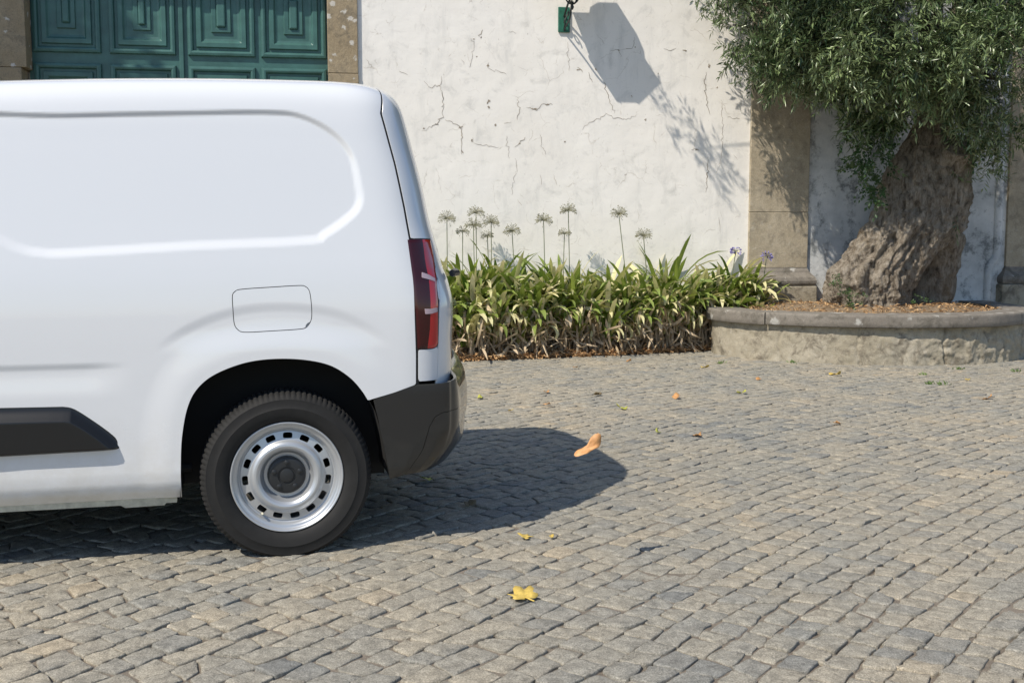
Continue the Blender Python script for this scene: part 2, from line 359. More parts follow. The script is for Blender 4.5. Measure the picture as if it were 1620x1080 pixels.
def paving():
    a = R_(50.5); r = np.array([math.cos(a), math.sin(a)]); q = np.array([math.sin(a), -math.cos(a)])
    PIT = .101; stones = []
    def T(j, s):   # wavy course line shared by both neighbours
        return j*PIT + .010*np.sin(s*2.1 + j*.23) + .006*np.sin(s*6.3 + j*1.9) + .022*(s-3.8)**2
    smin, smax, jmin, jmax = -6.5, 17.5, -190, 100
    for j in range(jmin, jmax):
        n = int((smax - smin) / .112); L = .112 + rng.uniform(-.024, .030, n)
        e = smin + rng.uniform(0, .1) + np.concatenate([[0], np.cumsum(L)])
        mid = .5*(e[1:] + e[:-1]); p = mid[:, None]*r + T(j+.5, mid)[:, None]*q
        ok = (p[:, 1] > 2.3) & (p[:, 1] < 13.2) & (np.abs(p[:, 0]) < .56*p[:, 1] + 1.2)
        # ground taken by the planter and the flower bed keeps a few stones at the edge only
        ok &= ~((p[:, 1] > 11.9) & (p[:, 0] < 5.2))
        sk = rng.normal(.005, .010, n + 1)
        for i in np.nonzero(ok)[0]: stones.append((e[i], e[i+1], sk[i], sk[i+1], j))
    S = np.array(stones); n = len(S)
    gap = rng.uniform(.0018, .0058, (n, 4))
    # 16 outline points: 4 per side, u from 0..1
    cx = [.0, .0, .07, .35, .65, .93, 1., 1., 1., 1., .93, .65, .35, .07, .0, .0]
    cy = [.35, .07, .0, .0, .0, .0, .07, .35, .65, .93, 1., 1., 1., 1., .93, .65]
    cx = np.array(cx); cy = np.array(cy); K = 16
    s0 = S[:, 0:1] + gap[:, 0:1]; s1 = S[:, 1:2] - gap[:, 1:2]
    sh0 = S[:, 2:3]; sh1 = S[:, 3:4]
    rnd = np.exp(-((np.minimum(cx, 1-cx)**2 + np.minimum(cy, 1-cy)**2))/.02)*.0
    s = s0 + (s1 - s0)*cx + (sh0*(1-cx) + sh1*cx)*(cy - .5)*2
    tl = T(S[:, 4:5], s) + gap[:, 2:3]*.8; th = T(S[:, 4:5] + 1, s) - gap[:, 3:4]*.8
    t = tl + (th - tl)*cy
    P = s[..., None]*r + t[..., None]*q
    C = P.mean(1, keepdims=True)
    D = P - C; dn = np.linalg.norm(D, axis=2, keepdims=True); D = D/dn
    cj = rng.normal(0, .0042, (n, 4, 2)); P = P + sum(cj[:, c_:c_+1]*np.exp(-((cx-(c_ % 2))**2 + (cy-(c_//2))**2)/.18)[None, :, None] for c_ in range(4))
    P = P + D*(rng.normal(0, .0026, (n, K, 1)) - .0012)
    h = rng.normal(0, .0019, (n, 1)); tx = rng.normal(0, .016, (n, 2))
    rings = []
    for k, (sc_, z) in enumerate([(1.0, -.03), (1.0, -.0032), (.978, -.0004), (.90, .0006), (.5, .0011)]):
        Q = C + (P - C)*sc_
        zz = z + h + ((Q - C)*tx[:, None, :]).sum(2) + (rng.normal(0, .0013, (n, K)) if k >= 2 else 0)
        if k == 0: zz = np.full((n, K), -.03)
        rings.append(np.concatenate([Q, zz[..., None]], 2))
    V = np.concatenate(rings, 1)                                    # n, 5K, 3
    cen = np.concatenate([C[:, 0], .0022 + h + rng.normal(0, .001, (n, 1))], 1)[:, None]
    V = np.concatenate([V, cen], 1); NV = 5*K + 1
    f = []
    for k in range(4):
        for i in range(K): f.append((k*K+i, k*K+(i+1) % K, (k+1)*K+(i+1) % K, (k+1)*K+i))
    tri = [(4*K+i, 4*K+(i+1) % K, 5*K) for i in range(K)]
    f = np.array(f); tri = np.array(tri)
    off = (np.arange(n)*NV)[:, None, None]
    fq = (f[None] + off).reshape(-1, 4); ft = (tri[None] + off).reshape(-1, 3)
    me = bpy.data.meshes.new('cobblestone_paving')
    nv = n*NV; me.vertices.add(nv); me.vertices.foreach_set('co', V.reshape(-1).astype(np.float32))
    nl = len(fq)*4 + len(ft)*3; me.loops.add(nl)
    me.loops.foreach_set('vertex_index', np.concatenate([fq.reshape(-1), ft.reshape(-1)]).astype(np.int32))
    me.polygons.add(len(fq) + len(ft))
    ls = np.concatenate([np.arange(len(fq))*4, len(fq)*4 + np.arange(len(ft))*3]).astype(np.int32)
    me.polygons.foreach_set('loop_start', ls); me.polygons.foreach_set('use_smooth', [True]*(len(fq)+len(ft)))
    me.update(calc_edges=True); me.validate()
    me.materials.append(M['cobble'])
    o = bpy.data.objects.new('cobblestone_paving', me); COL.objects.link(o)
    tone = np.clip(rng.beta(2.2, 2.2, n) + .18*noise(np.concatenate([C[:, 0], np.zeros((n, 1))], 1), .6, 2), 0, 1)
    set_tone(o, np.repeat(tone, NV)); tag(o, kind='structure')
paving()
# sand between the setts lies a little below their tops and is uneven
def joint_sheet():
    xs = np.arange(-9, 9, .06); ys = np.arange(2.2, 13.3, .06); X, Y = np.meshgrid(xs, ys)
    Z = -.0078 + .0060*noise(np.stack([X, Y, X*0], -1), 3.0, 3)
    v = np.stack([X, Y, Z], -1).reshape(-1, 3); nx = len(xs); f = []
    for j in range(len(ys)-1):
        for i in range(nx-1):
            k = j*nx+i; f.append((k, k+1, k+nx+1, k+nx))
    m = MB(); m.add(v, f); tag(m.build('joint_sand', M['sand'], smooth_=True), kind='structure')
joint_sheet()

# ------------------------------------------------------------------ building: wall, pilasters, gate
TW = R_(9.9); WO = np.array([3.37, 12.30, 0.0]); WT = np.array([math.cos(TW), math.sin(TW), 0]); WN = np.array([-math.sin(TW), math.cos(TW), 0])
def wl(x, y, out=0.0):      # photo point on the wall plane (moved out towards the camera side) -> wall-local (u, z)
    O = WO - WN*out; P = on_vplane(x, y, O, TW); return float((P - O).dot(WT)), float(P[2])
bld = empty('old_building', WO.tolist(), TW)
tag(bld, 'old white plastered building with cracked walls, granite pilasters and a tall green wooden gate', 'building')
u_gl = wl(44, 60)[0]; u_gr = wl(518.5, 60)[0]; u_jr = wl(566, 60)[0]
u_p0 = wl(1187, 200)[0]; u_p1 = wl(1279, 250)[0]; u_q0 = wl(1592, 330)[0]
REC = .20; ZL = wl(350, 8, -.20)[1] + 2.0*REC
u_jl = u_gl - (u_jr - u_gr); UL, UR, ZT = -22.0, 9.0, 6.4
def plaster_sheet(name, u0, u1, z0, z1, y, mat):
    m = MB(); nx = max(2, int((u1-u0)/.08)); nz = max(2, int((z1-z0)/.08))
    U, Z = np.meshgrid(np.linspace(u0, u1, nx), np.linspace(z0, z1, nz))
    ed = np.minimum(np.minimum(U-u0, u1-U), np.minimum(Z-z0, z1-Z))
    Y = y + wall_y(U, Z)*smooth(ed/.15)
    f = [(j*nx+i, j*nx+i+1, (j+1)*nx+i+1, (j+1)*nx+i) for j in range(nz-1) for i in range(nx-1)]
    m.add(np.stack([U, Y, Z], -1).reshape(-1, 3), f)
    m.box(u0, u1, y+.02, y+.4, z0, z1)
    return m.build(name, mat, bld, smooth_=False)
w1 = plaster_sheet('wall', u_jr - .02, u_p0 + .02, -.1, ZT, 0, M['plaster'])
for p in list(w1.data.polygons): p.use_smooth = True
w2 = plaster_sheet('wall', u_p1 - .02, u_q0 + .05, -.1, ZT, .0, M['damp']); w2['label'] = 'damp stained wall bay behind the olive tree'
w3 = plaster_sheet('wall', UL, u_jl + .02, -.1, ZT, 0, M['plaster'])
w4 = plaster_sheet('wall', u_jl + .02, u_jr - .02, ZL + .35, ZT, 0, M['plaster'])
for w in (w2, w3, w4):
    for p in w.data.polygons: p.use_smooth = True
# stone gate surround with block joints
def blocks(name, u0, u1, zs, yf, yb, mat, parent, j=.004):
    for k in range(len(zs)-1):
        m = MB(); m.box(u0 + rng.uniform(-j, j)*.5, u1 + rng.uniform(-j, j)*.5, yf + rng.uniform(-j, j)*.4, yb, zs[k]+.002, zs[k+1]-.002)
        bevel(m.build(name, mat, parent), .006)
zj_r = wl(540, 117)[1]; zj_l = wl(20, 107)[1]
blocks('jamb_stone', u_gr, u_jr, [-.05, .55, 1.25, 2.0, zj_r, 3.75, ZL+.3], -.035, .36, M['stone_l'], bld)
blocks('jamb_stone', u_jl, u_gl-.012, [zj_l, 3.80, ZL+.3], -.035, .36, M['stone_l'], bld)
blocks('jamb_stone', u_jl, u_gl-.06, [-.05, .6, 1.3, 2.1, zj_l], -.035, .36, M['stone_l'], bld)
m = MB(); m.box(u_jl-.05, u_jr+.05, -.05, .36, ZL, ZL+.36); bevel(m.build('lintel', M['stone_l'], bld), .008)

# gate: two leaves with four columns of nested raised panels
def panel_mesh(w, h):
    prof = [(0, .002), (.006, .030), (.030, .036), (.048, .030), (.056, .002), (.084, .002), (.088, .030), (.132, .030),
            (.150, .012), (.172, .006), (.232, .006), (.236, .026), (.278, .024), (.286, .018), (.290, .042), (.302, .046)]
    vs = []; fs = []
    lim = min(w, h)/2 - .006
    prof = [(i, d) for i, d in prof if i < lim]
    for i, d in prof: vs += [(i, -d, i), (w-i, -d, i), (w-i, -d, h-i), (i, -d, h-i)]
    for k in range(len(prof)-1):
        for c in range(4):
            c2 = (c+1) % 4; fs.append((k*4+c, k*4+c2, (k+1)*4+c2, (k+1)*4+c))
    k = (len(prof)-1)*4; fs.append((k, k+1, k+2, k+3)); return vs, fs
cols = [(52, 160), (173, 278), (297, 403.5), (412.5, 516)]
zb0 = wl(350, 90, -REC)[1]; zt1 = wl(350, 106, -REC)[1]; ph = .86; pitch = ph + (zb0 - zt1)
cu = [(wl(a, 60, -REC)[0], wl(b, 60, -REC)[0]) for a, b in cols]
um = .5*(cu[1][1] + cu[2][0]) - .004
proto_p = {}
for leaf in range(2):
    m = MB()
    a = u_gl - .04 if leaf == 0 else um + .004; b = um - .004 if leaf == 0 else u_gr + .04
    m.box(a, b, REC, REC+.06, .01, ZL - .01)
    lf = m.build('gate_leaf', M['door'], bld)
    lf['label'] = 'left leaf of the green gate, shaded' if leaf == 0 else 'right leaf of the green gate, in sun'
    for c in (0, 1):
        (p0, p1) = cu[leaf*2 + c]
        for rrow in range(4):
            z = zb0 - rrow*pitch; z1 = min(z + ph, ZL-.03)
            if z < .05: z = .08; 
            m = MB(); v, f = panel_mesh(p1-p0, (zt1 - .08) if False else max(.4, min(ph, ph)))
            m.add(v, f)
            o = m.build('panel', M['door'], lf, loc=(p0, REC, zb0 - rrow*pitch)); bevel(o, .0025, 1)
            if zb0 - rrow*pitch < 0: bpy.data.objects.remove(o)
    if leaf == 1:
        m = MB(); m.box(um-.022, um+.022, REC-.028, REC-.001, .02, ZL-.02); bevel(m.build('meeting_strip', M['door'], lf), .006)

# pilasters: shaft blocks, torus and plinth
def pilaster(u0, u1, lab, zj):
    z_pl = wl(1230, 452, .09)[1]; z_sh = wl(1230, 424, .05)[1]
    m = MB(); zs = [z_sh, zj, 3.1, 4.4, 5.5, ZT]
    first = None
    for k in range(len(zs)-1):
        m = MB(); m.box(u0 + rng.uniform(-.003, .003), u1 + rng.uniform(-.003, .003), -.035 + rng.uniform(-.002, .002), .3, zs[k]+.0015, zs[k+1]-.0015)
        if first is None:
            first = m.build('pilaster', M['stone'], bld); bevel(first, .006); first['label'] = lab
        else: bevel(m.build('shaft_block', M['stone'], first), .006)
    # torus moulding swept round three sides
    prof = [(0, z_sh), (.006, z_sh-.012), (.016, z_sh-.03), (.022, z_sh-.05), (.045, z_sh-.075), (.075, z_sh-.105), (.085, z_sh-.14), (.080, z_sh-.17), (.066, z_sh-.19), (.05, z_pl)]
    v = []; 
    for d, z in prof: v += [(u0-d, .3, z), (u0-d, -.035-d, z), (u1+d, -.035-d, z), (u1+d, .3, z)]
    f = [(k*4+c, (k+1)*4+c, (k+1)*4+c+1, k*4+c+1) for k in range(len(prof)-1) for c in range(3)]
    m = MB(); m.add(v, f); m.build('base_moulding', M['coping'], first)
    m = MB(); m.box(u0-.088, u1+.088, -.035-.088, .3, -.05, z_pl-.006); bevel(m.build('plinth', M['rubble'], first), .012)
pilaster(u_p0, u_p1, 'granite pilaster left of the olive tree', wl(1230, 336)[1])
pilaster(u_q0, u_q0 + (u_p1-u_p0), 'shaded granite pilaster at the right edge', 2.3)
# rounded vertical moulding with curved foot beside the right pilaster
m = MB(); u0 = u_q0 - .10; zf = wl(1580, 412)[1]
m.tube([(u0, 0, ZT), (u0, 0, zf+.1), (u0-.02, 0, zf+.02), (u0-.09, 0, zf-.06), (u0-.1, 0, zf-.15), (u0-.1, 0, 0)], .05, 12)
m.build('wall_moulding', M['damp'], bld, smooth_=True)

# cracks and pits in the plaster (positions read off the wall itself)
def wall_marks():
    S = 640/1620; O = (560, 0)
    def w(p): return wl(O[0] + p[0]*S, O[1] + p[1]*S)
    lines = [[(350,305),(345,345),(358,400),(352,465),(335,500),(300,510),(270,525)], [(280,325),(305,350),(345,345)],
        [(365,480),(400,495),(430,510),(432,560),(433,620)], [(655,400),(662,440),(655,480)], [(690,430),(730,440),(760,415),(795,420)],
        [(612,545),(615,600),(622,635)], [(685,550),(665,570),(642,590)], [(645,635),(652,665),(640,720),(632,780)],
        [(475,550),(478,575),(520,585),(580,590)], [(655,800),(672,822)], [(1000,330),(1015,380),(1030,420),(1042,455)],
        [(915,520),(930,500),(970,480),(1010,455),(1040,470),(1090,480),(1130,460)], [(1410,290),(1405,350),(1410,400),(1425,460)],
        [(1415,630),(1418,670),(1408,770)], [(1470,400),(1475,500),(1475,600),(1465,660),(1450,690)], [(1240,195),(1270,200),(1290,195)],
        [(1025,205),(1060,200),(1068,230)], [(1068,200),(1120,190),(1123,150)], [(895,270),(915,290)], [(940,290),(955,330)],
        [(855,170),(858,230),(862,285)], [(515,120),(505,150)], [(470,155),(480,165),(478,220),(460,270)], [(540,250),(535,275),(570,285),(610,298)],
        [(1495,470),(1545,475)], [(600,495),(630,490)], [(745,540),(755,590),(768,620)], [(745,700),(750,740)], [(1350,600),(1380,600)],
        [(800,700),(812,740)], [(620,125),(650,135)], [(50,240),(70,270)], [(180,285),(215,300)], [(430,240),(440,260)], [(1460,870),(1468,930)],[(1535,640),(1520,620)]]
    wid = {0:1.1, 1:1.2, 2:1.3, 3:1.5, 4:1.2, 6:2.0, 10:1.4, 12:1.6, 13:1.6, 18:2, 19:1.2, 21:2}
    def ribbon(P, wd):
        P = np.array(P); Q = [P[0]]
        for a, b in zip(P[:-1], P[1:]):
            n = max(2, int(np.linalg.norm(b-a)/.02))
            for k in range(1, n+1): Q.append(a + (b-a)*k/n)
        Q = np.array(Q); Q[1:-1] += rng.normal(0, .0075, Q[1:-1].shape)
        tg = np.gradient(Q, axis=0); tg /= np.linalg.norm(tg, axis=1)[:, None] + 1e-9; nn = np.stack([-tg[:, 1], tg[:, 0]], 1)
        g0 = np.convolve(rng.gamma(1.2, .9, len(Q)+4), np.ones(3)/3, 'same')[2:-2]; wv = wd*g0*np.sin(np.linspace(.15, math.pi-.1, len(Q)))**.5 + .0006
        L = Q + nn*wv[:, None]; Rr = Q - nn*wv[:, None]; k = len(Q)
        m = MB(); v = [(a, float(wall_y(a, b))-.0022, b) for a, b in L] + [(a, float(wall_y(a, b))-.0022, b) for a, b in Rr]
        m.add(v, [(i, i+1, k+i+1, k+i) for i in range(k-1)]); m.build('plaster_crack', M['crack'], bld)
        k = len(Q); wv2 = np.convolve(rng.uniform(.2, 1.6, k+6), np.ones(5)/5, 'same')[3:-3]*wd*2.4*np.sin(np.linspace(.05, math.pi-.05, k))
        L = Q + nn*wv2[:, None]; Rr = Q - nn*wv2[:, None]; m = MB(); m.add([(a, float(wall_y(a, b))-.0012, b) for a, b in L] + [(a, float(wall_y(a, b))-.0012, b) for a, b in Rr], [(i, i+1, k+i+1, k+i) for i in range(k-1)]); m.build('crack_stain', M['stain'], bld)
    for i, l in enumerate(lines): ribbon([w(p) for p in l], .0012*wid.get(i, .7))
    spots = [(538,405,8,14),(540,432,5,10),(565,500,8,7),(492,228,5,4),(472,562,5,10),(433,608,5,10),(1422,262,8,16),(1500,232,11,6),(1535,258,6,5),(845,568,7,6),
             (1370,600,12,4),(775,418,12,5),(722,436,14,6),(968,278,6,7),(510,148,4,8),(897,280,9,7),(1325,205,12,6),(480,158,9,4),(535,262,7,9),(335,498,8,4),(1060,202,9,4),(280,515,9,6),(425,510,12,4),
             (1112,385,5,5),(1088,700,4,4),(1165,480,9,5),(1218,295,4,4),(665,575,7,4),(1127,190,5,4),(1455,352,6,4)]
    for x, y, a, b in spots:
        m = MB()
        for _ in range(5):
            c = w((x + rng.normal(0, a*.32), y + rng.normal(0, b*.32))); k = 9; an = np.arange(k)*2*math.pi/k
            s = S/146*.42; rr = rng.uniform(.35, 1.1, k)
            m.add([(c[0], float(wall_y(*c))-.0022, c[1])] + [(c[0] + a*s*rr[i]*math.cos(an[i]), float(wall_y(*c))-.0022, c[1] + b*s*rr[i]*math.sin(an[i])) for i in range(k)],
                  [(0, i+1, (i+1) % k+1) for i in range(k)])
        m.build('plaster_pit', M['crack'], bld)
wall_marks()

# ------------------------------------------------------------------ planter round the olive tree
PZ = .475
def planter():
    root = empty('stone_planter', (3.7, 11.5, 0)); tag(root, 'low curved granite planter with a flat weathered coping, under the old olive tree', 'planter')
    off = np.array([3.7, 11.5])
    body = np.array([(2.36,12.25),(2.16,11.85),(2.10,11.4),(2.30,10.98),(2.75,10.62),(3.37,10.40),(4.0,10.38),(4.55,10.52),(4.98,10.84),(5.28,11.3),(5.36,11.9),(5.36,12.75)])
    c = catmull(body, 14, closed=False) - off
    def offs(P, d):
        t = np.gradient(P, axis=0); t /= np.linalg.norm(t, axis=1)[:, None]; n = np.stack([t[:, 1], -t[:, 0]], 1)*-1
        # outward = away from planter middle
        mid = P.mean(0); sgn = np.sign(((P-mid)*n).sum(1).mean()); return P + n*sgn*d
    def resam(P, st):
        L = np.concatenate([[0], np.cumsum(np.linalg.norm(np.diff(P, axis=0), axis=1))]); q = np.linspace(0, L[-1], int(L[-1]/st))
        return np.stack([np.interp(q, L, P[:, 0]), np.interp(q, L, P[:, 1])], 1), q
    c, q = resam(c, .012)
    pxs = []
    for p_ in c:
        w_ = np.array([p_[0]+off[0], p_[1]+off[1], .3]) - CAMP; pxs.append(810 + F_PX*w_[0]/(w_[1]*math.cos(PITCH) - w_[2]*math.sin(PITCH)))
    pxs = np.array(pxs); mid_i = int(np.argmin((c[:, 1]))); 
    def ia(x): return 40 + int(np.argmin(np.abs(pxs[40:-60] - x)))
    def qa(x): return q[ia(x)]
    m = MB(); zs = np.linspace(-.05, PZ-.115, 40); V = []
    for z in zs:
        p3 = np.concatenate([c, np.full((len(c), 1), z)], 1)
        joints = np.array([qa(1238), qa(1495), qa(1360)+.0, 9, 9]) + .05*noise(np.array([[z*6, 0, k] for k in range(5)]), 1, 2)
        jd = np.min(np.abs(q[:, None] - joints[None]), 1)
        d = .022*noise(p3 + [0, 0, 3], 4.5, 4) + .016*noise(p3, 17, 4) - .022*np.exp(-(jd/.010)**2)
        rough = smooth((c[:, 0]+off[0] - 3.2)/1.2)
        d = d*(.55 + 1.0*rough) - .03*rough*smooth((.12-np.abs(z-.33))/.1)*.6
        V.append(np.concatenate([offs(c, 0) + (offs(c, 1) - c)*d[:, None], np.full((len(c), 1), z)], 1))
    k = len(c); V = np.array(V)
    m.add(V.reshape(-1, 3), [(j*k+i, j*k+i+1, (j+1)*k+i+1, (j+1)*k+i) for j in range(len(zs)-1) for i in range(k-1)])
    m.build('retaining_wall', M['rubble'], root, smooth_=True)
    # coping in curved blocks
    cuts = [0, ia(1213)/(len(c)-1), ia(1589)/(len(c)-1), 1.0]
    for a, b in zip(cuts[:-1], cuts[1:]):
        i0, i1 = int(a*(k-1)), int(b*(k-1)); seg = c[i0:i1+1].copy()
        outer = offs(c, .055)[i0:i1+1]; inner = offs(c, -.27)[i0:i1+1]
        if i0 > 0: seg, outer, inner = seg[1:], outer[1:], inner[1:]
        n = len(seg); z0, z1 = PZ-.118, PZ; v = []; ring = []
        dz = rng.uniform(-.004, .004)
        pr = [(0, z0, 0), (0, z0+.004, .004), (0, z0+.05, .004), (0, z0+.09, .004), (0, z1-.008, .004), (.003, z1-.002, .001), (.012, z1, 0)]
        P3 = []
        for d, z, e in pr:
            f_ = d/.315; pt = outer*(1-f_) + inner*f_
            nz = .0035*noise(np.concatenate([pt, np.full((n, 1), z)], 1), 7, 5)
            P3.append(np.concatenate([pt + (outer-seg)/.055*(nz[:, None]+e), np.full((n, 1), z+dz) + nz[:, None]*.5], 1))
        for f_ in (.3, .6, .95, 1.0):
            pt = outer*(1-f_) + inner*f_; P3.append(np.concatenate([pt, np.full((n, 1), z1+dz) + .004*noise(np.concatenate([pt, pt[:, :1]*0], 1), 7, 4)[:, None]], 1))
        P3.append(np.concatenate([inner, np.full((n, 1), z0)], 1)); P3.append(np.concatenate([outer, np.full((n, 1), z0)], 1))
        V = np.array(P3); L = len(V)
        f = [(j*n+i, j*n+i+1, (j+1)*n+i+1, (j+1)*n+i) for j in range(L-1) for i in range(n-1)]
        f += [tuple(j*n for j in range(L-1)), tuple(j*n+n-1 for j in reversed(range(L-1)))]
        mm = MB(); mm.add(V.reshape(-1, 3), f); mm.build('coping', M['coping'], root, smooth_=True, sharp=50)
    inner = offs(c, -.2)
    return inner + off
inner = planter()
def planter_soil():
    xs = np.arange(1.9, 5.7, .04); ys = np.arange(10.4, 13.0, .04); X, Y = np.meshgrid(xs, ys)
    poly = np.vstack([inner, [(5.2, 13.2), (2.6, 13.2)]]); sd = sdf_poly(X, Y, poly)
    Z = PZ - .03 + .045*smooth(-sd/.6) + .02*noise(np.stack([X, Y, X*0], -1), 4, 4)
    nx = len(xs); ok = sd < 0; f = []
    for j in range(len(ys)-1):
        for i in range(nx-1):
            if ok[j, i] and ok[j+1, i+1] and ok[j, i+1] and ok[j+1, i]: k = j*nx+i; f.append((k, k+1, k+nx+1, k+nx))
    m = MB(); m.add(np.stack([X, Y, Z], -1).reshape(-1, 3), f); tag(m.build('planter_soil', M['soil'], smooth_=True), kind='structure')
planter_soil()

# ------------------------------------------------------------------ flower bed soil
def wallY(x): return WO[1] + (x - WO[0])*math.tan(TW)
def bed_front(x): return np.interp(x, [-6, -.56, .9, 2.0, 2.3], [9.9, 10.80, 11.25, 11.72, 11.9])
def bed_h(x, y):
    t = (y - bed_front(x)); return np.clip(t, 0, 9)*.16 + .01
xs = np.arange(-5, 2.4, .05); rows = 22; V = []
for j in range(rows):
    y = bed_front(xs) + .03*noise(np.stack([xs, xs*0+j*.0, xs*0], 1), 5, 3)*(j < 2) + (wallY(xs) - bed_front(xs))*j/(rows-1)
    V.append(np.stack([xs, y, bed_h(xs, y) + .02*noise(np.stack([xs, y, y*0], 1), 5, 3)*(j > 0) - .012*(j == 0)], 1))
k = len(xs); m = MB(); m.add(np.array(V).reshape(-1, 3), [(j*k+i, j*k+i+1, (j+1)*k+i+1, (j+1)*k+i) for j in range(rows-1) for i in range(k-1)])
tag(m.build('flower_bed_soil', M['soil'], smooth_=True), kind='structure')
#PART3
# ------------------------------------------------------------------ the van
TV = R_(14); VO = np.array([-.879, 4.24, 0.0]); VW = 1.85
VT = np.array([math.cos(TV), math.sin(TV), 0]); VN = np.array([-math.sin(TV), math.cos(TV), 0])
def to_world(P): return VO + P[..., 0:1]*VT + P[..., 1:2]*VN + P[..., 2:3]*np.array([0, 0, 1.0])
def project(P):
    d = P - CAMP; fw = d[..., 1]*math.cos(PITCH) - d[..., 2]*math.sin(PITCH); up = d[..., 1]*math.sin(PITCH) + d[..., 2]*math.cos(PITCH)
    return 810 + F_PX*d[..., 0]/fw, 540 - F_PX*up/fw
def vs_(x, y, w=0.0):       # photo point on the van's flat side -> (u, z)
    P = on_vplane(x, y, VO + VN*w, TV); return float((P - VO).dot(VT)), float(P[2])
ROWS = np.array([(0.05, 0.2450, 0.631, -3.5), (0.016, 0.2850, 0.691, -3.6), (0.004, 0.3180, 0.744, -3.66), (0, 0.3600, 0.744, -3.67), (0, 0.5000, 0.744, -3.68), (0, 0.7000, 0.746, -3.68),
    (0.001, 0.8200, 0.75, -3.64), (0.004, 0.9500, 0.756, -3.55), (0.01, 1.0500, 0.737, -3.35), (0.017, 1.1200, 0.711, -3), (0.025, 1.1800, 0.696, -2.72), (0.042, 1.3000, 0.663, -2.5),
    (0.064, 1.4521, 0.634, -2.22), (0.088, 1.6086, 0.596, -1.95), (0.106, 1.7129, 0.571, -1.77), (0.122, 1.7720, 0.553, -1.68), (0.146, 1.8150, 0.528, -1.6), (0.185, 1.8450, 0.486, -1.52),
    (0.26, 1.8650, 0.431, -1.45), (0.38, 1.8770, 0.311, -1.35), (0.6, 1.8850, 0.081, -1.2), (0.925, 1.8880, -0.249, -1.1)])
_b = np.concatenate([[0], np.cumsum(np.hypot(np.diff(ROWS[:, 0]), np.diff(ROWS[:, 1])))]); BMAX = _b[-1]
fs_, fz_, fR, fF = [pchip(_b, ROWS[:, i]) for i in range(4)]
fR = (lambda g: (lambda b: g(b) - .014))(fR)
AR, AF, NS = .34, .55, 3.9
def corner_table(A, n):
    ph = np.linspace(0, math.pi/2, 4000); x = A*np.sin(ph)**(2/n); y = (VW/2)*np.cos(ph)**(2/n)
    x = np.r_[x]; L = np.r_[0, np.cumsum(np.hypot(np.diff(x), np.diff(y)))]; return L, x, VW/2 - y
TR = corner_table(AR, NS); TF = corner_table(AF, 3.0)
LR, LF = TR[0][-1], TF[0][-1]
def dz_u(u): return np.where(u < .15, -.034*((u-.15)/1.12)**2, -.02*((u-.15)/.4)**2*0)
def base_P(a, b):
    s, z, Rr, Ff = fs_(b), fz_(b), fR(b), fF(b)
    u0 = Rr - AR; u1 = Ff + AF; k = (VW/2 - s)/(VW/2)
    tr = np.clip(a - u0, 0, LR); tf = np.clip(u1 - a, 0, LF)
    u = np.clip(a, u1, u0) + np.interp(tr, TR[0], TR[1]) - np.interp(tf, TF[0], TF[1])
    w = s + (np.interp(tr, TR[0], TR[2]) + np.interp(tf, TF[0], TF[2]))*k
    uu = np.clip(u, -2.2, 9)
    z = z + dz_u(uu)*np.clip((z-.9)/.95, 0, 1.1)
    return np.stack([u, w, z], -1)
# table to read (a, b) of a photo point on the curved body
_A = np.arange(-1.8, 1.0, .004); _B = np.arange(.05, BMAX-.7, .004); GA, GB = np.meshgrid(_A, _B)
GX, GY = project(to_world(base_P(GA, GB)))
_sel = (GA < fR(GB) - AR + .36)
def ab(x, y):
    d = (GX-x)**2 + (GY-y)**2 + (~_sel)*1e9; k = np.argmin(d); j, i = divmod(k, GA.shape[1])
    a, b = float(GA[j, i]), float(GB[j, i])
    for _ in range(3):
        P_ = lambda a, b: np.array(project(to_world(base_P(np.array(a), np.array(b)))))
        p = P_(a, b); J = np.stack([(P_(a+.002, b)-p)/.002, (P_(a, b+.002)-p)/.002], 1)
        if abs(np.linalg.det(J)) < 2e3: break
        st = np.linalg.solve(J, np.array([x, y])-p)
        if np.abs(st).max() > .02: break
        a += st[0]; b += st[1]
    return a, b
def abl(pts): return [ab(*p) for p in pts]
ARCH = catmull([vs_(*p) for p in [(287,790),(286,740),(288,690),(297,643),(314,612),(345,589),(398,571),(460,567),(515,575),(550,594),(574,620),(592,652)]], 8, closed=False)
ARCH = [tuple(p) for p in ARCH] + [vs_(606,700), vs_(618,760), (.43,.0), (-.40,.0)]
_zb = np.linspace(0, BMAX, 3000); _zz = fz_(_zb)
def z2b(z): return np.interp(z, _zz, _zb)
ARCHB = [(u, float(z2b(max(z, .245))) if z > .245 else -.3) for u, z in ARCH]
ARCHF = [(u - 2.785, b) for u, b in ARCHB[:-4]]; ARCHF = [(ARCHB[0][0]-2.785, -.3)] + ARCHF
ARCHF += [(.375-2.785, ARCHF[-1][1]-.15), (.40-2.785, -.3)]
PANEL = catmull(abl([(-60,180),(100,178),(300,174),(430,173),(482,181),(530,207),(560,243),(573,290),(576,320),(562,345),(520,376),(488,388),(300,397),(110,408),(58,407),(26,400),(-10,384)])
                + [(-1.13, z2b(1.30)), (-1.17, z2b(1.45)), (-1.12, z2b(1.60))], 8)
FLAP = catmull(abl([(367,468),(371,461),(381,457),(430,453.5),(474,451),(484,453),(490,460),(493,478),(494,500),(491,511),(484,519),(470,521.5),(430,524),(388,526),(376,522),(370,512),(368,490)]), 6)
SEAM = np.array(abl([(592,137),(603,180),(625,260),(640,330),(650,385),(656,440),(658,500),(660,560),(660,612)]))
SEAM = SEAM[np.argsort(SEAM[:, 1])]
def seam(b): return np.interp(b, SEAM[:, 1], SEAM[:, 0])
MOULD = abl([(100,643),(118,647),(150,667),(176,686),(184.5,695),(186,703),(181,711),(90,717),(2,722)]); 
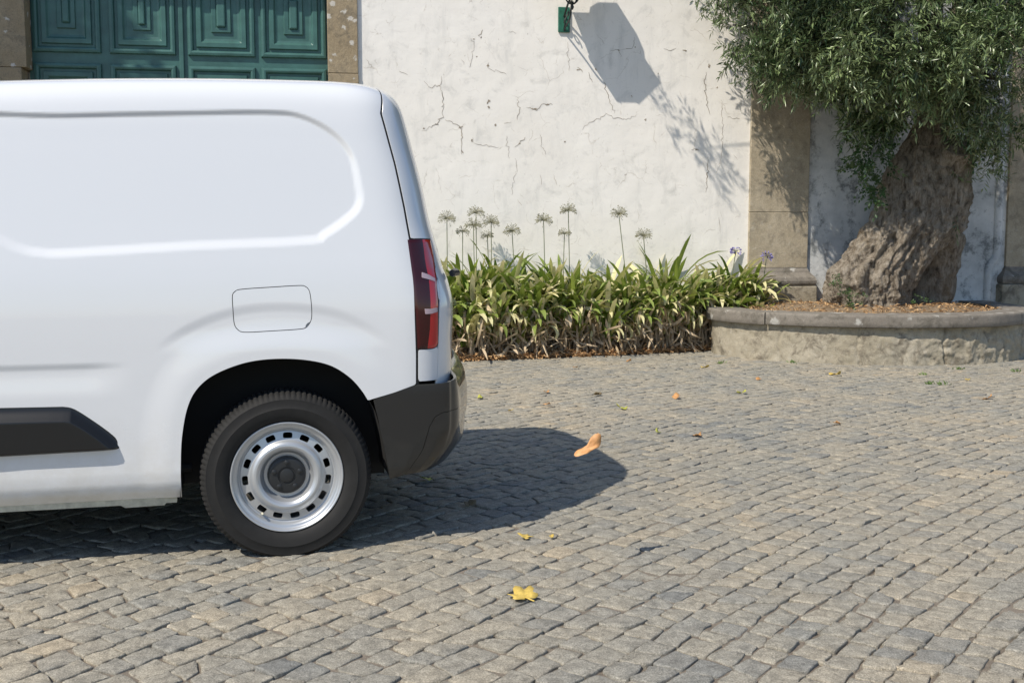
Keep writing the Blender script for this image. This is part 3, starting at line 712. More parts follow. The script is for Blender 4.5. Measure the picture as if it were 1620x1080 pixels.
b_lo = MOULD[-1][1] - .03*1; MOULD = MOULD + [(-2.20, z2b(.430)), (-2.26, z2b(.47)), (-2.24, z2b(.60)), (-2.18, z2b(.625)), ab(2, 645)]
def disp(a, b):
    """outward relief pressed into the flat side"""
    d = np.zeros(np.broadcast(a, b).shape)
    on = (a > -1.4) & (a < .62)
    if on.any():
        aa, bb = a[on], b[on]
        sp = sdf_poly(aa, bb, PANEL); sw_ = -sp/np.interp(bb, [z2b(1.32), z2b(1.62)], [.040, .024]); v = -.012*(.40*np.clip(sw_, 0, 1) + .60*smooth(sw_)) 
        sa = sdf_poly(aa, bb, ARCHB)
        v = v + .008*(1 - smooth((sa-.03)/.13)) - .0045*(1 - smooth((sa-.175)/.045))*smooth((bb - z2b(.80))/.1)
        cr = z2b(.765); v = v - .006*smooth((cr + .015 - bb)/.03)*smooth((bb-cr+.12)/.10)*smooth((-.55-aa)/.18)
        d[on] += v
    on = a < -1.4
    if on.any():
        aa, bb = a[on], b[on]; sa = sdf_poly(aa, bb, ARCHF); d[on] += .014*(1 - smooth((sa-.05)/.17))
    return d
def P(a, b, extra=0.0):
    p = base_P(a, b); p[..., 1] -= disp(a, b) + extra; return p
def nrm(a, b, fn):
    e = .003; t1 = fn(a+e, b) - fn(a-e, b); t2 = fn(a, np.minimum(b+e, BMAX)) - fn(a, np.maximum(b-e, 0))
    n = np.cross(t1, t2); return n/(np.linalg.norm(n, axis=-1, keepdims=True) + 1e-12)

def region(sdf, a0, a1, b0, b1, step, fn, mirror=False, rim=.012, aug=None, edge_free=True):
    """cut the patch sdf<0 out of the surface fn; returns verts, normals, faces (with a rim folded inwards along the cut)"""
    na = max(2, int((a1-a0)/step)+1); nb = max(2, int((b1-b0)/step)+1)
    A, B = np.meshgrid(np.linspace(a0, a1, na), np.linspace(b0, b1, nb)); S = sdf(A, B)
    idx = lambda j, i: j*na+i
    ins = S < 0
    vmap = {}; va = []; faces = []; cut = []
    def vert(key, a, b):
        if key not in vmap: vmap[key] = len(va); va.append((a, b))
        return vmap[key]
    full = ins[:-1, :-1] & ins[1:, :-1] & ins[:-1, 1:] & ins[1:, 1:]
    anyi = ins[:-1, :-1] | ins[1:, :-1] | ins[:-1, 1:] | ins[1:, 1:]
    J, I = np.nonzero(full)
    for j, i in zip(J.tolist(), I.tolist()):
        faces.append(tuple(vert((jj, ii), A[jj, ii], B[jj, ii]) for jj, ii in ((j, i), (j, i+1), (j+1, i+1), (j+1, i))))
    J, I = np.nonzero(anyi & ~full)
    for j, i in zip(J.tolist(), I.tolist()):
        c = [(j, i), (j, i+1), (j+1, i+1), (j+1, i)]; poly = []; cuts = []
        for k in range(4):
            p, q = c[k], c[(k+1) % 4]; sp, sq = S[p], S[q]
            if sp < 0: poly.append(vert(p, A[p], B[p]))
            if (sp < 0) != (sq < 0):
                t = sp/(sp-sq); t = min(max(t, .02), .98)
                vi = vert(tuple(sorted((p, q))), A[p]+(A[q]-A[p])*t, B[p]+(B[q]-B[p])*t); poly.append(vi); cuts.append((vi, sp < 0))
        if len(poly) >= 3:
            faces.append(tuple(poly))
            if len(cuts) == 2:
                ex = [c_[0] for c_ in cuts if c_[1]][0]; en = [c_[0] for c_ in cuts if not c_[1]][0]; cut.append((ex, en))
    va = np.array(va); a, b = va[:, 0], va[:, 1]
    V = fn(a, b); n = -nrm(a, b, fn)
    n = np.where((n[:, 1:2]*-1 + n[:, 0:1]*.3 + n[:, 2:3]*.6) < 0, -n, n) if False else n
    # orient: outward from the van's middle
    sgn = np.sign(((V - np.array([-1.4, VW/2, .9]))*n).sum(1).mean()); n = n*sgn
    f0 = faces[0]; fnm = np.cross(V[f0[1]]-V[f0[0]], V[f0[2]]-V[f0[0]]); flip = (fnm*n[f0[0]]).sum() < 0
    nV = len(V); Vs = [V]; Ns = [n]; F = list(faces)
    if rim and cut:
        used = sorted({v for e in cut for v in e}); m1 = {v: nV+i for i, v in enumerate(used)}; m2 = {v: nV+len(used)+i for i, v in enumerate(used)}
        # in-surface direction pointing away from the patch, for the folded edge's normal
        g = np.stack([sdf(a[used]+.003, b[used]) - sdf(a[used]-.003, b[used]), sdf(a[used], b[used]+.003) - sdf(a[used], b[used]-.003)], 1)
        T1 = (fn(a[used]+.003, b[used]) - V[used])/.003; T2 = (fn(a[used], b[used]+.003) - V[used])/.003
        o_ = T1*g[:, :1] + T2*g[:, 1:]; o_ /= np.linalg.norm(o_, axis=1, keepdims=True) + 1e-9
        Vs += [V[used], V[used] - n[used]*rim]; ne = o_*.8 + n[used]*.6; Ns += [ne/np.linalg.norm(ne, axis=1, keepdims=True), o_]
        for ex, en in cut: F.append((ex, en, m1[en], m1[ex])[::1]); 
        F = F[:len(faces)]
        for ex, en in cut: F.append((m1[en], m1[ex], m2[ex], m2[en]))
    V = np.concatenate(Vs); Nn = np.concatenate(Ns)
    if flip: F = [tuple(reversed(f)) for f in F]
    out = [(V, Nn, F)]
    if mirror:
        V2 = V.copy(); V2[:, 1] = VW - V2[:, 1]; N2 = Nn.copy(); N2[:, 1] *= -1; out.append((V2, N2, [tuple(reversed(f)) for f in F]))
    return out
def emit(name, patches, mat, parent):
    m = MB(); ns = []
    for V, n, F in patches: m.add(V, F); ns.append(n)
    return m.build(name, mat, parent, smooth_=True, normals=np.concatenate(ns))

van = empty('delivery_van', VO.tolist(), TV)
tag(van, 'white panel delivery van with black bumper and steel wheels, parked in front of the gate', 'van')
G = .0026
b_blo = z2b(.50); 
BT = [vs_(*p) for p in [(590,630),(625,620),(660,607.5)]]; BT = [(u, float(z2b(z))) for u, z in BT]
bum_b = lambda a: np.interp(a, [BT[0][0]-.2, BT[0][0], BT[1][0], BT[2][0], 5], [BT[0][1]-.06, BT[0][1], BT[1][1], BT[2][1], BT[2][1]])
# front door outline and windows (forward of the picture)
WSB, WST = z2b(1.10), z2b(1.70)
DOORW = catmull([(-2.60, z2b(1.16)), (-2.25, z2b(1.42)), (-2.0, z2b(1.60)), (-1.62, z2b(1.64)), (-1.55, z2b(1.6)), (-1.53, z2b(1.16)), (-1.7, z2b(1.13)), (-2.4, z2b(1.12))], 5)
def ws_sdf(a, b):   # windscreen: on the nose, between scuttle and roof
    u1 = fF(b) + AF; t = u1 - a
    return np.maximum(np.maximum(z2b(1.20) - b, b - z2b(1.745)), .30 - t)
def rear_s(a, b): return a - seam(b)
def body_sdf(a, b):
    s = rear_s(a, b) + .0055
    s = np.maximum(s, -sdf_poly(a, b, ARCHB)); s = np.maximum(s, -sdf_poly(a, b, ARCHF)); s = np.maximum(s, -sdf_poly(a, b, FLAP) + .0)
    s = np.maximum(s, -(np.maximum(bum_b(a) - b, .30 - a))*-1*-1) if False else s
    s = np.maximum(s, np.minimum(a - .30, bum_b(a) - b))
    s = np.maximum(s, -sdf_poly(a, b, DOORW)); s = np.maximum(s, -ws_sdf(a, b)); return s
def cutcopy(nside):
    pass
body = emit('body', region(body_sdf, -4.75, 1.0, .0, BMAX, .008, P, mirror=True), M['paint'], van)
flap = emit('fuel_flap', region(lambda a, b: np.maximum(sdf_poly(a, b, FLAP) + .0030, .021 - np.hypot(a - ab(492,518)[0], b - ab(492,518)[1])), *[f(v) for v in (0,) for f in (lambda _: min(p[0] for p in FLAP), lambda _: max(p[0] for p in FLAP), lambda _: min(p[1] for p in FLAP), lambda _: max(p[1] for p in FLAP))], .004, P), M['paint'], van)
# finger recess of the flap
fa, fb = ab(492, 518)
cup = emit('finger_recess', region(lambda a, b: np.maximum(np.hypot(a-fa, b-fb) - .020, sdf_poly(a, b, FLAP)+.0008), fa-.03, fa+.03, fb-.03, fb+.03, .002,
    lambda a, b: P(a, b, -.012 + .35*np.hypot(a-fa-.004, b-fb+.004))), simple('recess_grey', (.22, .24, .26), .5), flap)
# rear: corner pillar, tail lamps, tailgate
TG = np.array(abl([(633,141),(655,215),(671,290),(686,368),(693,440),(695,500),(693,560),(691,612)])); TG = TG[np.argsort(TG[:, 1])]
LAMP = catmull(abl([(645,379),(662,377.5),(680,378.5),(685,405),(690,450),(693,500),(693,542),(689,550),(675,552.5),(660,553.5),(657,510),(653,450)]), 6)
LAMPO = abl([(644.5,378),(681,377.5)]); 
lamp_poly = abl([(643.5,378)]) + abl([(662,377.5),(681,378)]) + abl([(687,410),(691.5,455),(693.5,500),(693.5,543),(690,549.5),(684,551.5)]) + abl([(659.5,553)]) + abl([(657,505),(652,440)])
def tg_edge(b): return np.interp(b, TG[:, 1], TG[:, 0])
b_r0 = z2b(.664)
def pil_sdf(a, b):
    s = np.maximum(seam(b) + .0055 - a, a - tg_edge(b) + G*.6)
    s = np.maximum(s, b_r0 + .004 - b); return np.maximum(s, -sdf_poly(a, b, lamp_poly) + .0015)
for q_ in region(pil_sdf, .2, 1.2, z2b(.6), BMAX, .010, P, mirror=True): emit('corner_panel', [q_], M['paint'], van)
def tg_sdf(a, b):
    s = np.maximum(tg_edge(b) + G*.6 - a, b_r0 - .03 - b); s = np.maximum(s, -sdf_poly(a, b, lamp_poly) + .0015)
    return np.maximum(s, -rw_sdf(a, b))
def rw_sdf(a, b): 
    t = a - (fR(b) - AR); return np.maximum(np.maximum(z2b(1.18) - b, b - z2b(1.66)), .42 - t)
for q_ in region(lambda a, b: np.maximum(np.abs(rear_s(a, b)) - .0075, b_r0 - .01 - b), .2, 1.0, z2b(.6), BMAX-.5, .002, lambda a, b: P(a, b, -.0025), mirror=True, rim=0): emit('door_seal', [q_], M['rubber_seal'], van)
for q_ in region(lambda a, b: np.maximum(sdf_poly(a, b, lamp_poly) - .0022, -sdf_poly(a, b, lamp_poly) - .004), .2, 1.0, z2b(.7), z2b(1.35), .003, lambda a, b: P(a, b, -.002), mirror=True, rim=0): emit('lamp_seal', [q_], M['rubber_seal'], van)
tgate = emit('tailgate', region(tg_sdf, .2, 1.75, z2b(.6), BMAX, .0125, P, mirror=True), M['paint'], van)
emit('rear_window', region(lambda a, b: rw_sdf(a, b) + .002, .2, 1.75, z2b(1.1), z2b(1.7), .015, P, mirror=True), M['glass'], van)
emit('windscreen', region(lambda a, b: ws_sdf(a, b) + .002, -4.6, -1.2, z2b(1.15), z2b(1.8), .02, P, mirror=True), M['glass'], van)
for q_ in region(lambda a, b: sdf_poly(a, b, DOORW) + .002, -2.8, -1.4, z2b(1.1), z2b(1.7), .02, lambda a, b: P(a, b, -.006), mirror=True): emit('door_window', [q_], M['glass'], van)
# tail lamps: smoked red outer lens with brighter edge and two clear bars
la = [p[0] for p in lamp_poly]; lb = [p[1] for p in lamp_poly]
Pl = lambda a, b: P(a, b, .004*smooth(-sdf_poly(a, b, lamp_poly)/.015))
edge = np.array(abl([(668,378),(672,410),(678,440),(681,480),(680,520),(676,553)])); edge = edge[np.argsort(edge[:, 1])]
def split(a, b): return a - np.interp(b, edge[:, 1], edge[:, 0])
full_l = lambda a, b: sdf_poly(a, b, lamp_poly) + .0028
bar1 = abl([(667,430),(678,434),(688,440),(688.5,445),(679,442),(667,439)]); bar2 = abl([(671.5,488),(682,488),(692,486),(692.5,493),(683,496),(672.5,497)])
bars = lambda a, b: np.minimum(sdf_poly(a, b, bar1), sdf_poly(a, b, bar2))
for mir in (0, 1):
    def pk(reg): return [reg[mir]]
    A4 = (min(la), max(la), min(lb), max(lb))
    tl = emit('tail_light', pk(region(lambda a, b: np.maximum(np.maximum(full_l(a, b), split(a, b)), -bars(a, b)), *A4, .004, Pl, mirror=True)), M['lamp_dark'], van)
    emit('red_lens', pk(region(lambda a, b: np.maximum(np.maximum(full_l(a, b), -split(a, b)), -bars(a, b)), *A4, .004, Pl, mirror=True, rim=0)), M['lamp_red'], tl)
    for bq in (bar1, bar2): emit('clear_bar', pk(region(lambda a, b: np.maximum(sdf_poly(a, b, bq)+.0006, full_l(a, b)), *A4, .0025, lambda a, b: Pl(a, b)+np.array([0, -.002, 0]), mirror=True)), M['lamp_white'], tl)
# black side mouldings with a bevelled upper face
ml = max(p[0] for p in MOULD); MA = np.array(MOULD)
_mtop = catmull(abl([(2,645),(100,643),(118,647),(150,667),(178,689),(186,699)]), 4, closed=False); _mtop = np.vstack([[(-2.24, z2b(.62))], _mtop])
def mtop(a): return np.interp(a, _mtop[:, 0], _mtop[:, 1])
MP = np.vstack([catmull(MOULD[:-5], 4, closed=False), MOULD[-5:]])
def Pm(a, b):
    sd = -sdf_poly(a, b, MP); top = np.clip((mtop(a) - b)/.052, 0, 1)
    bl = np.interp(a, [-2.3, MOULD[8][0], MOULD[6][0], ml], [MOULD[9][1], MOULD[8][1], MOULD[6][1], MOULD[6][1]+.01])
    h = .030*np.minimum(smooth(top*.5)*2 , smooth(sd/.010)) ; h = np.minimum(h, .030*np.clip((b - bl)/.006 + .3, 0, 1) + .004)
    return P(a, b, h)
for mir in (0, 1):
    emit('side_moulding', [region(lambda a, b: sdf_poly(a, b, MP), -2.3, ml+.01, MA[:, 1].min()-.01, MA[:, 1].max()+.01, .005, Pm, mirror=True)[mir]], M['black'], van)
# sill flange below the doors
for mir in (0, 1):
    m = MB(); y0, y1 = (.052, .058) if mir == 0 else (VW-.058, VW-.052)
    pts = [(-2.30,.252),(-2.30,.222),(-.62,.222),(-.605,.212),(-.46,.214),(-.455,.222),(-.415,.222),(-.412,.252)]
    n = len(pts); v = [(u, y0, z) for u, z in pts] + [(u, y1, z) for u, z in pts]
    m.add(v, [tuple(range(n)), tuple(2*n-1-i for i in range(n))] + [(i, (i+1) % n, (i+1) % n+n, i+n) for i in range(n)])
    m.build('sill_flange', M['paint_dirty'], van)
# rear bumper: own section, bulging out behind
BP = catmull([(.10, 0), (.33, .0), (.50, .003), (.60, .010), (.645, .020), (.660, .036), (.700, .085), (.742, .235), (.795, .42), (.843, .60), (.878, .78), (.893, .925)], 10, closed=False)
_L = np.r_[0, np.cumsum(np.hypot(*np.diff(BP, axis=0).T))]
LB = _L[-1]
bdu = pchip([.24, .285, .324, .41, .52, .60, .66, .70, .74], [-.15, -.105, -.065, -.010, .0, -.006, -.022, -.040, -.10])
def Pb(t, z):
    u = np.interp(t, _L, BP[:, 0]); w = np.interp(t, _L, BP[:, 1])
    k = smooth((t-.28)/.22); du = bdu(z)
    side = .012*smooth((.33-z)/.08) + .004*smooth((z-.62)/.08)
    low = smooth((.47 - z)/.08)           # the crease melts into a round corner low down
    ub = np.interp(t, [0, .4, .50, .58, .68, .80, LB], [.10, .50, .60, .66, .715, .738, .757]); wb = np.interp(t, [0, .4, .50, .58, .68, .80, LB], [0, .002, .016, .06, .14, .24, .925])
    ub = np.interp(t, [0, .4, .50, .58, .68, .80, 1.0, LB], [.10, .50, .60, .662, .722, .768, .81, .86])
    u = u*(1-low*.7) + ub*low*.7; w = w*(1-low*.7) + wb*low*.7
    k = np.where(z > .52, smooth(w/.28)*1.5, k)
    return np.stack([u + du*k, w + side - .006, z], -1)
def b_uz(x, y):
    u, z = vs_(x, y); return u - .10, z
bt = [b_uz(*p) for p in [(590,631),(625,621),(661,608),(700,606.5)]]
bf = [b_uz(*p) for p in [(590,631),(598,662),(608,710),(618,757)]]
bb_ = [b_uz(*p) for p in [(618,757),(672,750),(705,741)]]
ftop = lambda t: np.interp(t, [p[0] for p in bt] + [.58, .66, .9], [p[1] for p in bt] + [.662, .672, .70])
ffr = lambda z: np.interp(z, [p[1] for p in bf][::-1], [p[0] for p in bf][::-1])
fbot = lambda t: np.interp(t, [bb_[0][0], bb_[1][0], .56, .68, .9], [bb_[0][1], bb_[1][1]+.0, .300, .315, .30])
def bsd(t, z): return np.maximum(np.maximum(ffr(z) - t, z - ftop(t)), fbot(t) - z)
sl_ = np.array([b_uz(*p) for p in [(671,760),(672,730),(675,700),(680,675),(688,660),(700,653),(716,651)]])
capp = [tuple(p) for p in sl_] + [(1.0, .56), (1.0, .1), (.5, .1)]
bump_o = emit('rear_bumper', region(lambda t, z: np.maximum(bsd(t, z), -sdf_poly(t, z, capp) + .0012), .15, LB, .24, .72, .008, Pb, mirror=True), M['bumper'], van)
for q_ in region(lambda t, z: np.maximum(bsd(t, z), sdf_poly(t, z, capp) + .0012), .15, LB, .24, .72, .008, Pb, mirror=True): emit('bumper_corner', [q_], M['bumper'], bump_o)
m = MB(); m.add([(.50, .05, .672), (.64, .16, .668), (.76, .5, .69), (.76, VW-.5, .69), (.64, VW-.16, .668), (.50, VW-.05, .672), (.3, VW-.2, .66), (.3, .2, .66)], [tuple(range(8))]); m.build('bumper_top', M['black'], bump_o)
# nose: front bumper, headlights
m = MB(); pts = []
for z, dx in ((.2, .10), (.26, .03), (.40, 0), (.60, .0), (.66, .03)):
    pts.append([(np.interp(t, TF[0], TF[1]), np.interp(t, TF[0], TF[2])) for t in np.linspace(.12, LF, 20)])
V = []
for (z, dx), row in zip(((.2, .10), (.26, .03), (.40, 0), (.60, .0), (.66, .03)), pts):
    r_ = [(-3.68+AF-x-.02+dx, w-.006+dx*.3, z) for x, w in row]; V += r_ + [(u, VW-w, z_) for u, w, z_ in reversed(r_)]
m.add(V, [(j*40+i, j*40+i+1, (j+1)*40+i+1, (j+1)*40+i) for j in range(4) for i in range(39)]); m.build('front_bumper', M['black'], van, smooth_=True)
for mir in (0, 1):
    emit('headlight', [region(lambda a, b: np.maximum(np.abs(b - z2b(.84)) - .07, np.abs(a + 3.45) - .22), -3.8, -3.1, z2b(.7), z2b(1.0), .02, lambda a, b: P(a, b, .004)+np.array([-.003, 0, 0]), mirror=True)[mir]], M['lglass'], van)
m = MB(); m.box(-2.30, -2.18, -.19, .01, 1.08, 1.24); bevel(m.build('door_mirror', M['black'], van), .03, 3)
m = MB(); m.box(-2.30, -2.18, VW-.01, VW+.19, 1.08, 1.24); bevel(m.build('door_mirror', M['black'], van), .03, 3)
# wiper stub and name strip on the tailgate, number plate recess
m = MB(); m.tube([(.70, .20, 1.09), (.728, .25, 1.09), (.738, .34, 1.092)], .015, 8); m.build('tailgate_handle', M['black'], van)
# chassis and wheel wells
m = MB()
m.box(-3.35, .42, .30, VW-.30, .24, .84); m.box(-2.30, -.46, .075, VW-.075, .26, .95); m.box(-3.3, -2.35, .12, VW-.12, .86, 1.0)
m.box(-1.45, .30, .20, VW-.20, .84, 1.64); m.box(-2.30, .40, .10, VW-.10, .84, 1.15)
m.box(.40, .46, .14, VW-.14, .30, 1.2); m.box(.46, .60, .16, VW-.16, .30, .66)
m.build('chassis', M['under'], van)
for k in (0, 1):
    for mir in (0, 1):
        pa = np.array(ARCH[:-2]); pa = np.vstack([[(pa[0][0]-.004, .24)], pa]); pa = pa - [2.785*k, 0]
        pa[:, 0] += np.sign(pa[:, 0] + 2.785*k)*.004; n = len(pa)
        V = [(u, w if not mir else VW-w, z+.004) for w in (.004, .02, .35) for u, z in pa]
        m = MB(); m.add(V, [(j*n+i, j*n+i+1, (j+1)*n+i+1, (j+1)*n+i) for j in (0, 1) for i in range(n-1)]); m.build('wheel_arch_liner', M['under'], van, smooth_=True)
m = MB(); m.tube([(0, .3, .30), (0, VW-.3, .30)], .05, 12); m.tube([(-.42, .16, .335), (-.36, .16, .335)], .018, 8); m.tube([(.42, .5, .25), (.60, .5, .25)], .03, 12); m.build('rear_axle', M['under'], van)

# wheels
def wheel_parts():
    RT = .3265; SEG = 288
    prof = [(.214,.062),(.219,.050),(.228,.040),(.245,.033),(.262,.030),(.270,.0285),(.272,.0300),(.285,.031),(.298,.034),(.302,.0335),(.310,.042),(.316,.050),(.3195,.058),(.3235,.070),(.3255,.085),(.3262,.098),(.3262,.100),(.318,.102),(.318,.110),(.3265,.112),(.3265,.14),
            (.318,.142),(.318,.15),(.3265,.152),(.3265,.19),(.318,.19),(.318,.20),(.3235,.21),(.3195,.222),(.30,.24),(.26,.25),(.22,.24),(.21,.22)]
    pr = np.array(prof)
    def f(vs, an):
        for i, (r, y) in enumerate(prof):
            if r > .309 and .04 < y < .23:
                ph = (an*SEG/(2*math.pi)).round().astype(int); groove = (ph % 3 == 0)
                dr = np.where(groove, -.0065 if y > .065 else -.004, 0.0)
                if r > .315: 
                    rr = r + dr; vs[i, :, 0] = rr*np.cos(an); vs[i, :, 2] = rr*np.sin(an)
        # tyre flattens where it stands
        low = vs[..., 2] < -.318; vs[..., 2] = np.where(low, -.318 + (vs[..., 2]+.318)*.3, vs[..., 2])
        return vs
    prof = [(r if r < .215 else .215+(r-.215)*1.06, y) for r, y in prof]; t = MB(); t.lathe(prof, SEG, f=f)
    # rim face in polar grid with fifteen slots
    rp = [(.000,.104),(.070,.104),(.088,.103),(.093,.098),(.097,.082),(.103,.066),(.112,.057),(.120,.0545),(.128,.056),(.136,.062),(.142,.070),(.1465,.073),(.1775,.079),(.181,.082),(.186,.078),(.189,.066),(.194,.0595),(.200,.058),(.205,.055),(.209,.048),(.213,.0445),(.217,.045),(.2185,.050),(.216,.058),(.205,.07)]
    rpa = np.array(rp); Ls = np.r_[0, np.cumsum(np.hypot(*np.diff(rpa, axis=0).T))]
    fr, fy = (lambda q: np.interp(q, Ls, rpa[:, 0])), (lambda q: np.interp(q, Ls, rpa[:, 1]))
    def rimP(a, b): r = fr(b); return np.stack([r*np.cos(a), fy(b), r*np.sin(a)], -1)
    def slot(a, b):
        th = (a + R_(90 + 2) ) % (2*math.pi/15) - math.pi/15; r = fr(b); x = r*th; y = r - .161
        q0 = np.abs(x) - (.0182 - .007); q1 = np.abs(y) - (.0112 - .007)
        d = np.hypot(np.maximum(q0, 0), np.maximum(q1, 0)) + np.minimum(np.maximum(q0, q1), 0) - .007
        return -d
    na, nb = 600, 170; A, B = np.meshgrid(np.linspace(0, 2*math.pi, na), np.linspace(.05, Ls[-1], nb))
    S = slot(A, B); V = rimP(A, B)
    # snap verts next to the slot outline on it
    g1 = (slot(A+.002, B) - slot(A-.002, B))/.004/np.maximum(fr(B), .05); g2 = (slot(A, B+.0008) - slot(A, B-.0008))/.0016
    near = np.abs(S) < .0011
    A2 = np.where(near, A - S*g1/np.maximum(fr(B), .05), A); B2 = np.where(near, B - S*g2, B); V = rimP(A2, B2)
    d = .003*smooth(1 - np.abs(S)/.004)*(np.abs(S) < .004)*0; 
    keep = (S[:-1, :-1] < .0011) & (S[1:, :-1] < .0011) & (S[:-1, 1:] < .0011) & (S[1:, 1:] < .0011)
    F = []; J, I = np.nonzero(keep)
    for j, i in zip(J.tolist(), I.tolist()): F.append((j*na+i, j*na+i+1, (j+1)*na+i+1, (j+1)*na+i))
    r = MB(); r.add(V.reshape(-1, 3), F)
    # slot return edges
    for k in range(15):
        c = -R_(92) + (k+.5)*2*math.pi/15; ol = []
        for t_ in np.linspace(0, 2*math.pi, 28, endpoint=False):
            cx, cy = math.cos(t_), math.sin(t_); n = 4
            x = .0182*math.copysign(abs(cx)**(2/3.2), cx); y = .0112*math.copysign(abs(cy)**(2/3.2), cy)
            rr = .161 + y; th = c + x/rr; ol.append((rr, th))
        V = [(rr*math.cos(th), np.interp(rr, rpa[:, 0][:14], rpa[:, 1][:14]) + dy, rr*math.sin(th)) for dy in (0, .007) for rr, th in ol]
        r.add(V, [(i, (i+1) % 28, 28+(i+1) % 28, 28+i) for i in range(28)])
    # barrel behind
    r.lathe([(.205,.07),(.190,.09),(.180,.12),(.178,.22)], 64)
    h = MB(); hp = [(0,.074),(.020,.0745),(.026,.076),(.028,.081),(.034,.081),(.036,.0765),(.060,.077),(.067,.078),(.072,.082),(.0745,.092),(.075,.103)]
    h.lathe(hp, 72)
    for k in range(5):
        an = R_(90 + 72*k); c = np.array([.052*math.cos(an), 0, .052*math.sin(an)])
        pts = [(.011,.081),(.0105,.073),(.008,.0715),(0,.0712)]
        q = MB(); q.lathe(pts, 6); v = np.concatenate(q.v) + c; h.add(v, q.f)
    s = MB(); an = R_(90+146); 
    s.tube([(.176*math.cos(an), .082, .176*math.sin(an)), (.173*math.cos(an), .060, .173*math.sin(an)), (.172*math.cos(an), .050, .172*math.sin(an))], [.0052, .0048, .004], 8)
    brake = MB(); brake.lathe([(0,.118),(.13,.118),(.135,.13),(.135,.16)], 48)
    return t, r, h, s, brake
t_, r_, h_, s_, br_ = wheel_parts()
rim = r_.build('wheel', M['steel'], van, smooth_=True, loc=(.003, -.044, .309), sharp=60)
kids = [t_.build('tyre', M['rubber'], rim, smooth_=True, sharp=32), h_.build('hub_cap', M['cap'], rim, smooth_=True, sharp=35), s_.build('valve_stem', M['paint_dirty'], rim, smooth_=True), br_.build('brake_drum', M['under'], rim, smooth_=True)]
for (u, mir, rot) in ((-2.785, 0, .4), (0, 1, .9), (-2.785, 1, 1.7)):
    w_ = rim.copy(); COL.objects.link(w_); w_.parent = van; w_.location = (u+.003, VW+.044 if mir else -.044, .309); w_.rotation_euler = (0, 0, math.pi if mir else 0)
    for k in kids: c = k.copy(); COL.objects.link(c); c.parent = w_
#PART4
# ------------------------------------------------------------------ wall lantern
def lantern():
    u_pl, z_pt = wl(892, 12); _, z_pb = wl(892, 52); c1, c2 = 1.346, 2.0
    cA, cB, cC = wl(905, 22), wl(975, 21), wl(1037, 127); cc = wl(971, 74)
    Lc = (cc[0]-u_pl)/c1; zc = cc[1] + c2*Lc; hw = (cB[0]-cA[0])/2*.98; hd = (cB[1]-cC[1])/c2/2
    org = WO + WT*u_pl; root = empty('wall_lantern', (org - WN*.0).tolist(), TW)
    root.location.z = z_pt
    tag(root, 'green and black iron lantern bracket fixed high on the cracked white wall', 'lantern')
    zz = lambda z: z - z_pt
    m = MB(); m.box(-.062, .062, -.020, .0, zz(z_pb), 0); bevel(m.build('bracket_plate', M['iron_g'], root), .006)
    m = MB()
    def arm(pts, r): m.tube(catmull([(0, -a, zz(b)) for a, b in pts], 8, closed=False), r, 8)
    arm([(.02, z_pt-.10), (.14, z_pt-.03), (.27, z_pt+.02), (Lc-.02, zc-.40)], .011)
    arm([(.02, z_pb+.02), (.15, z_pb+.06), (.29, z_pb+.10), (Lc-.03, zc-.42)], .009)
    sp = [(.10 + .035*math.cos(t)*(1-t/9), z_pb + .13 + .035*math.sin(t)*(1-t/9)) for t in np.linspace(0, 7, 18)]; arm(sp, .006)
    sp = [(.21 + .03*math.cos(t)*(1-t/9), z_pb + .15 + .03*math.sin(t)*(1-t/9)) for t in np.linspace(0, 7, 18)]; arm(sp, .006)
    arm([(.015, z_pt-.16), (.06, z_pt-.13), (.05, z_pt-.19), (.02, z_pt-.22)], .008)
    m.build('scroll_arm', M['iron'], root, smooth_=True)
    zb = zc - .36; hb = hw*.52
    # cradle of four curved ribs under the body
    for k in range(4):
        m = MB(); a = math.pi/4 + k*math.pi/2; ca, sa = math.cos(a), math.sin(a)
        m.tube(catmull([(ca*.01, -Lc+sa*.01, zz(zb-.10)), (ca*.05, -Lc+sa*.05, zz(zb-.085)), (ca*.085, -Lc+sa*.085, zz(zb-.04)), (ca*hb*1.2, -Lc+sa*hb*1.2, zz(zb+.01))], 6, closed=False), .008, 8)
        m.build('cradle_rib', M['iron'], root, smooth_=True)
    m = MB(); m.tube([(0, -Lc, zz(zb-.16)), (0, -Lc, zz(zb-.135)), (0, -Lc, zz(zb-.11)), (0, -Lc, zz(zb-.08))], [.004, .016, .008, .014], 10); m.build('finial', M['iron'], root, smooth_=True)
    # tapered glass body in an iron frame
    def sq(h, d, z): return [(-h, -Lc-d, zz(z)), (h, -Lc-d, zz(z)), (h, -Lc+d, zz(z)), (-h, -Lc+d, zz(z))]
    hbd = hd*.52
    m = MB(); m.add(sq(hb*.96, hbd*.96, zb+.005) + sq(hw*.93, hd*.93, zc-.01), [(0,1,5,4),(1,2,6,5),(2,3,7,6),(3,0,4,7),(3,2,1,0)]); m.build('glass_body', M['lglass'], root)
    m = MB(); lo, hi = sq(hb, hbd, zb), sq(hw*.97, hd*.97, zc)
    for k in range(4): m.tube([lo[k], hi[k]], .010, 6); m.tube([lo[k], lo[(k+1) % 4]], .010, 6); m.tube([hi[k], hi[(k+1) % 4]], .012, 6)
    m.build('frame', M['iron'], root)
    m = MB(); m.add(sq(hw*1.03, hd*1.03, zc) + sq(hw*.66, hd*.66, zc+.05) + sq(hw*.62, hd*.62, zc+.20) + sq(hw*.45, hd*.45, zc+.31) + sq(hw*.16, hd*.16, zc+.40), [(3,2,1,0)] + [(4*j+k, 4*j+(k+1) % 4, 4*j+4+(k+1) % 4, 4*j+4+k) for j in range(4) for k in range(4)] + [(16,17,18,19)])
    m.build('roof', M['iron_g'], root)
lantern()

